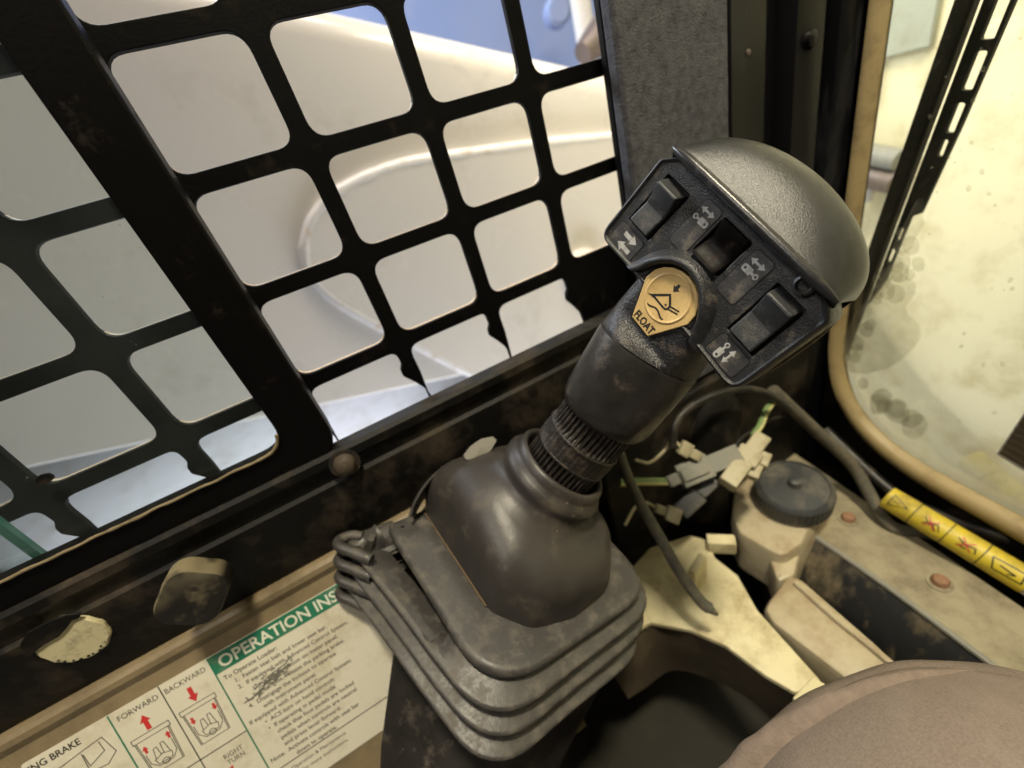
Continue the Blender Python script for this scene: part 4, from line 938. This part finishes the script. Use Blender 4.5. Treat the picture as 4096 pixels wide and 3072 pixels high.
# dome rising from the plate to the collar
sc = [(Sp-K.o).dot(K.x)*1000, (Sp-K.o).dot(K.y)*1000, (Sp-K.o).dot(K.z)*1000]
DC = [(16, 33), (31, 15), (54, 9.5), (80, 12), (104, 36), (110, 75), (98, 110), (9, 116)]; DR = [12, 16, 20, 20, 24, 24, 24, 12]
base = ring2(DC, DR); nb = len(base)
axd = ax2
cu = (K.x-axd*K.x.dot(axd)).normalized(); cv = axd.cross(cu)
ctop = Sp+ax2*.004
bc_ = Vector((sum(p.x for p in base)/nb, sum(p.y for p in base)/nb))
def cring(h_, r_):
    o_ = []
    for p_ in base:
        a = math.atan2(p_.y-bc_.y, p_.x-bc_.x); o_.append(ctop+axd*h_+(cu*cos(a)+cv*sin(a))*r_)
    return o_
C_ = cring(-.0130, .0345); rr = []
for s_, t in ((0, -.01), (.008, .14), (.022, .30), (.05, .45), (.10, .58), (.18, .69), (.30, .79), (.45, .87), (.62, .93), (.80, .97)):
    ring = []
    for p_, c in zip(base, C_):
        q = c-K.o; cx_, cy_, cz_ = q.dot(K.x)*1000, q.dot(K.y)*1000, q.dot(K.z)*1000
        ring.append(K(p_.x+(cx_-p_.x)*s_, p_.y+(cy_-p_.y)*s_, cz_*t+.6*noise.noise(Vector((p_.x*.03, p_.y*.03, t*3)))))
    rr.append(ring)
rr.append(C_)
for h_, r_ in ((-.0085, .0312), (-.0062, .0309), (-.0035, .0318), (-.0010, .0318), (.0015, .0303), (.0032, .0285), (.0045, .0282), (.0075, .0279), (.0092, .0268), (.0096, .0254), (.0086, .0242), (.004, .0232), (-.012, .0230)):
    rr.append(cring(h_, r_))
loft('dome', rr, 'boot_dome_rubber', bt, True, False, angle=60)
# worn dark facet edge and the peeled pale patch on the dome
P = [K(9.4+(110-y)*.082, y, .6) for y in range(108, 34, -6)]
tube('cracked_edge', P, .0006, 'tear_edge', bt, 6)
pp_ = [(1850, 1838), (1905, 1785), (1955, 1757), (1990, 1765), (1975, 1790), (1930, 1815), (1880, 1842)]
# bellows pleats
def pleat(k, C, R, z, dep):
    def open_(q, dz):      # the first pleat is torn away from the plate at its back-left side
        if k != 1: return lift(q, dz)
        o_ = []
        for p in q:
            w_ = max(0, min(1, (p.y-38)/22))*max(0, min(1, (22-p.x)/12))*max(0, min(1, (104-p.y)/6)); o_.append(K(p.x-2*w_, p.y, dz-42*w_))
        return o_
    rr_ = [open_(ring2(C, R, dep+3), z+5.4), open_(ring2(C, R, dep), z+4.6), open_(ring2(C, R, 6), z+2.4), lift(ring2(C, R, 3), z+1.5), lift(ring2(C, R, 1.3), z+1.35), lift(ring2(C, R, .35), z+.8), lift(ring2(C, R, 0), z), lift(ring2(C, R, .35), z-.9), lift(ring2(C, R, 1.3), z-1.4), lift(ring2(C, R, 3.5), z-1.2), lift(ring2(C, R, 8), z-2.2), lift(ring2(C, R, dep), z-3.6), lift(ring2(C, R, dep+3), z-4.8)]
    return loft('pleat', rr_, 'boot_rubber', bt, False, k == 3, angle=60)
pleat(1, [(-5, -9), (113, -5), (108, 118), (-38, 118)], [34, 26, 25, 5], -11.5, 15)
pleat(2, [(-7, -13.5), (112, -9), (106, 116), (-41, 114)], [32, 26, 25, 5], -23, 13)
pleat(3, [(-9, -18), (106, -14), (102, 112), (-43, 107)], [30, 26, 25, 5], -34.5, 12)
# fold ends bunched at the back-left corner
for k in range(4):
    z = -8-10.5*k
    P = [K(-36-1.2*k+dx, 109-3.6*k+dy, z+dz) for dx, dy, dz in ((9, -16, 1), (1, -6, .5), (-4.5, 1, 0), (-4, 6, -1), (3, 7, -1.5), (9, 3, -1))]
    tube('bunched_fold', spline(P, 5), .0031, 'boot_rubber', bt, 10)
# skirt hanging below the pleats, flaring towards its foot
def quad(c4, n=24):
    c4 = [at(*c) for c in c4]; P_ = []
    for i in range(4):
        p_, q_, r_ = c4[i-1], c4[i], c4[(i+1) % 4]
        P_ += [q_.lerp(p_, .16), q_.lerp(q_.lerp(p_, .05).lerp(q_.lerp(r_, .05), .5), 1), q_.lerp(r_, .16), q_.lerp(r_, .5)]
    out_ = []; m_ = len(P_)
    for i in range(m_):
        a_, b_, c_, d_ = P_[i-1], P_[i], P_[(i+1) % m_], P_[(i+2) % m_]
        for k in range(4):
            t = k/4; out_.append(.5*((2*b_)+(c_-a_)*t+(2*a_-5*b_+4*c_-d_)*t*t+(3*b_-a_-3*c_+d_)*t**3))
    return out_
qs = [quad([(1500, 2430, .244), (1990, 2990, .226), (2440, 2660, .256), (2380, 2330, .285)]),
      quad([(1545, 2580, .243), (2010, 3090, .224), (2400, 2770, .252), (2330, 2480, .285)]),
      quad([(1525, 2760, .240), (1940, 3250, .216), (2300, 2960, .246), (2280, 2650, .280)]),
      quad([(1500, 2960, .236), (1880, 3500, .208), (2180, 3200, .238), (2240, 2850, .270)]),
      quad([(1490, 3250, .228), (1860, 3900, .200), (2120, 3550, .228), (2200, 3150, .258)])]
loft('skirt', qs, 'sleeve_rubber', bt, False, True, angle=60)
# flap behind the dome
P = [at(1640, 2065, .242), at(1665, 2000, .243), at(1710, 1930, .245), at(1770, 1872, .248), at(1830, 1845, .25)]
P = spline(P, 5)
loft('torn_flap', [[p-RIGHT*.0012 for p in P], [p+RIGHT*.0006-FWD*.0012 for p in P], [p+RIGHT*.0012+K.z*-.002+FWD*.004 for p in P], [p-RIGHT*.0006+FWD*.010-K.z*.012 for p in P]], 'boot_rubber', bt, False, False, closed=False)
# peeled paper remnant on the sill-side of the dome
pw = empty('paper_scrap', at(1930, 1800, .245), 'pale torn paper scrap stuck behind the boot dome', 'scrap')
F_ = Frame(at(1925, 1800, .243), RIGHT, -DOWN, -FWD); F_ = Frame(at(1925, 1800, .246), K.x, (K.y+K.z*.9), (K.z-K.y*.9))
plate('scrap', [roundpoly([(-11, -3), (-4, -4), (6, -2), (12, 3), (10, 6), (2, 6.5), (-6, 4), (-12, 0)], 1.2, 3)], .5, F_, 'paper_white', pw, .1)

# ================================================================== operator's knee in khaki trousers
kc = at(4180, 4120, .150)
pe = empty('person', kc+Vector((0, 0, -.1)), 'seated person in khaki trousers, only one knee showing at lower right', 'person')
kx = RIGHT.copy(); kz = -DOWN; ky = FWD.copy()
RX, RY, RZ_ = .122, .085, .122
NV, NU = 150, 220
def cloth_pt(th, ph, lift_=0.0):
    x, y, z = sin(th)*cos(ph), sin(th)*sin(ph), cos(th)
    p_ = kx*(RX*x)+ky*(RY*y)+kz*(RZ_*z)
    w_ = .0034*noise.noise(p_*16+Vector((3, 1, 2)))+.0009*noise.noise(p_*38)
    nn = (kx*(x/RX)+ky*(y/RY)+kz*(z/RZ_)).normalized(); q_ = nn.dot((CAM-kc-p_).normalized())
    m_ = max(0, min(1, .75-1.4*(x+.15)))
    for c_, wd_, am in ((.12, .07, .0010), (.25, .040, -.0020), (.34, .05, .0010)):      # folds running along the leg
        w_ += am*m_*math.exp(-((q_-c_-.10*noise.noise(p_*12))/wd_)**2)
    return kc+p_*(1+(w_+lift_)/.11)
V = []; Fc = []
for j in range(NV+1):
    for i in range(NU): V.append(cloth_pt(pi*j/NV, 2*pi*i/NU))
for j in range(NV):
    for i in range(NU):
        a = j*NU+i; b = j*NU+(i+1) % NU; Fc.append([a, a+NU, b+NU, b])
trs = add('trousers', V, Fc, 'cloth', pe, True)
# rolled side fold of the trouser leg lying along its upper edge
def knee_hit(px_, py_):
    d_ = ray(px_, py_); o_ = CAM-kc
    D = Vector((d_.dot(kx)/RX, d_.dot(ky)/RY, d_.dot(kz)/RZ_)); O = Vector((o_.dot(kx)/RX, o_.dot(ky)/RY, o_.dot(kz)/RZ_))
    A = D.dot(D); B = 2*D.dot(O); Cc = O.dot(O)-1; dis = B*B-4*A*Cc
    t = (-B-sqrt(dis))/(2*A) if dis > 0 else -B/(2*A)
    return CAM+d_*t
P = [knee_hit(*p_) for p_ in ((2960, 3180), (3060, 3060), (3180, 2960), (3320, 2872), (3480, 2795), (3640, 2745), (3790, 2722), (3920, 2716))]
P = spline(P, 6); m_ = len(P)
rings = []
for i, p_ in enumerate(P):
    t_ = (P[min(i+1, m_-1)]-P[max(0, i-1)]).normalized(); n_ = (CAM-p_).normalized(); s_ = t_.cross(n_).normalized(); f_ = i/(m_-1)
    w_ = (.0105-.0075*f_)*(1+.10*noise.noise(p_*90)); h_ = (.0030-.0020*f_)*(1+.3*noise.noise(p_*70))
    rings.append([p_+s_*(w_*a_)+n_*(h_*b_-.0008-.004*f_**5) for a_, b_ in ((-1.0, -.6), (-.92, .35), (-.6, .9), (-.15, .75), (.2, .55), (.6, .95), (.9, .7), (1.0, -.1), (.97, -.9), (0, -1.4))])
loft('trouser_fold', rings, 'cloth_seam', pe, True, True, angle=70)
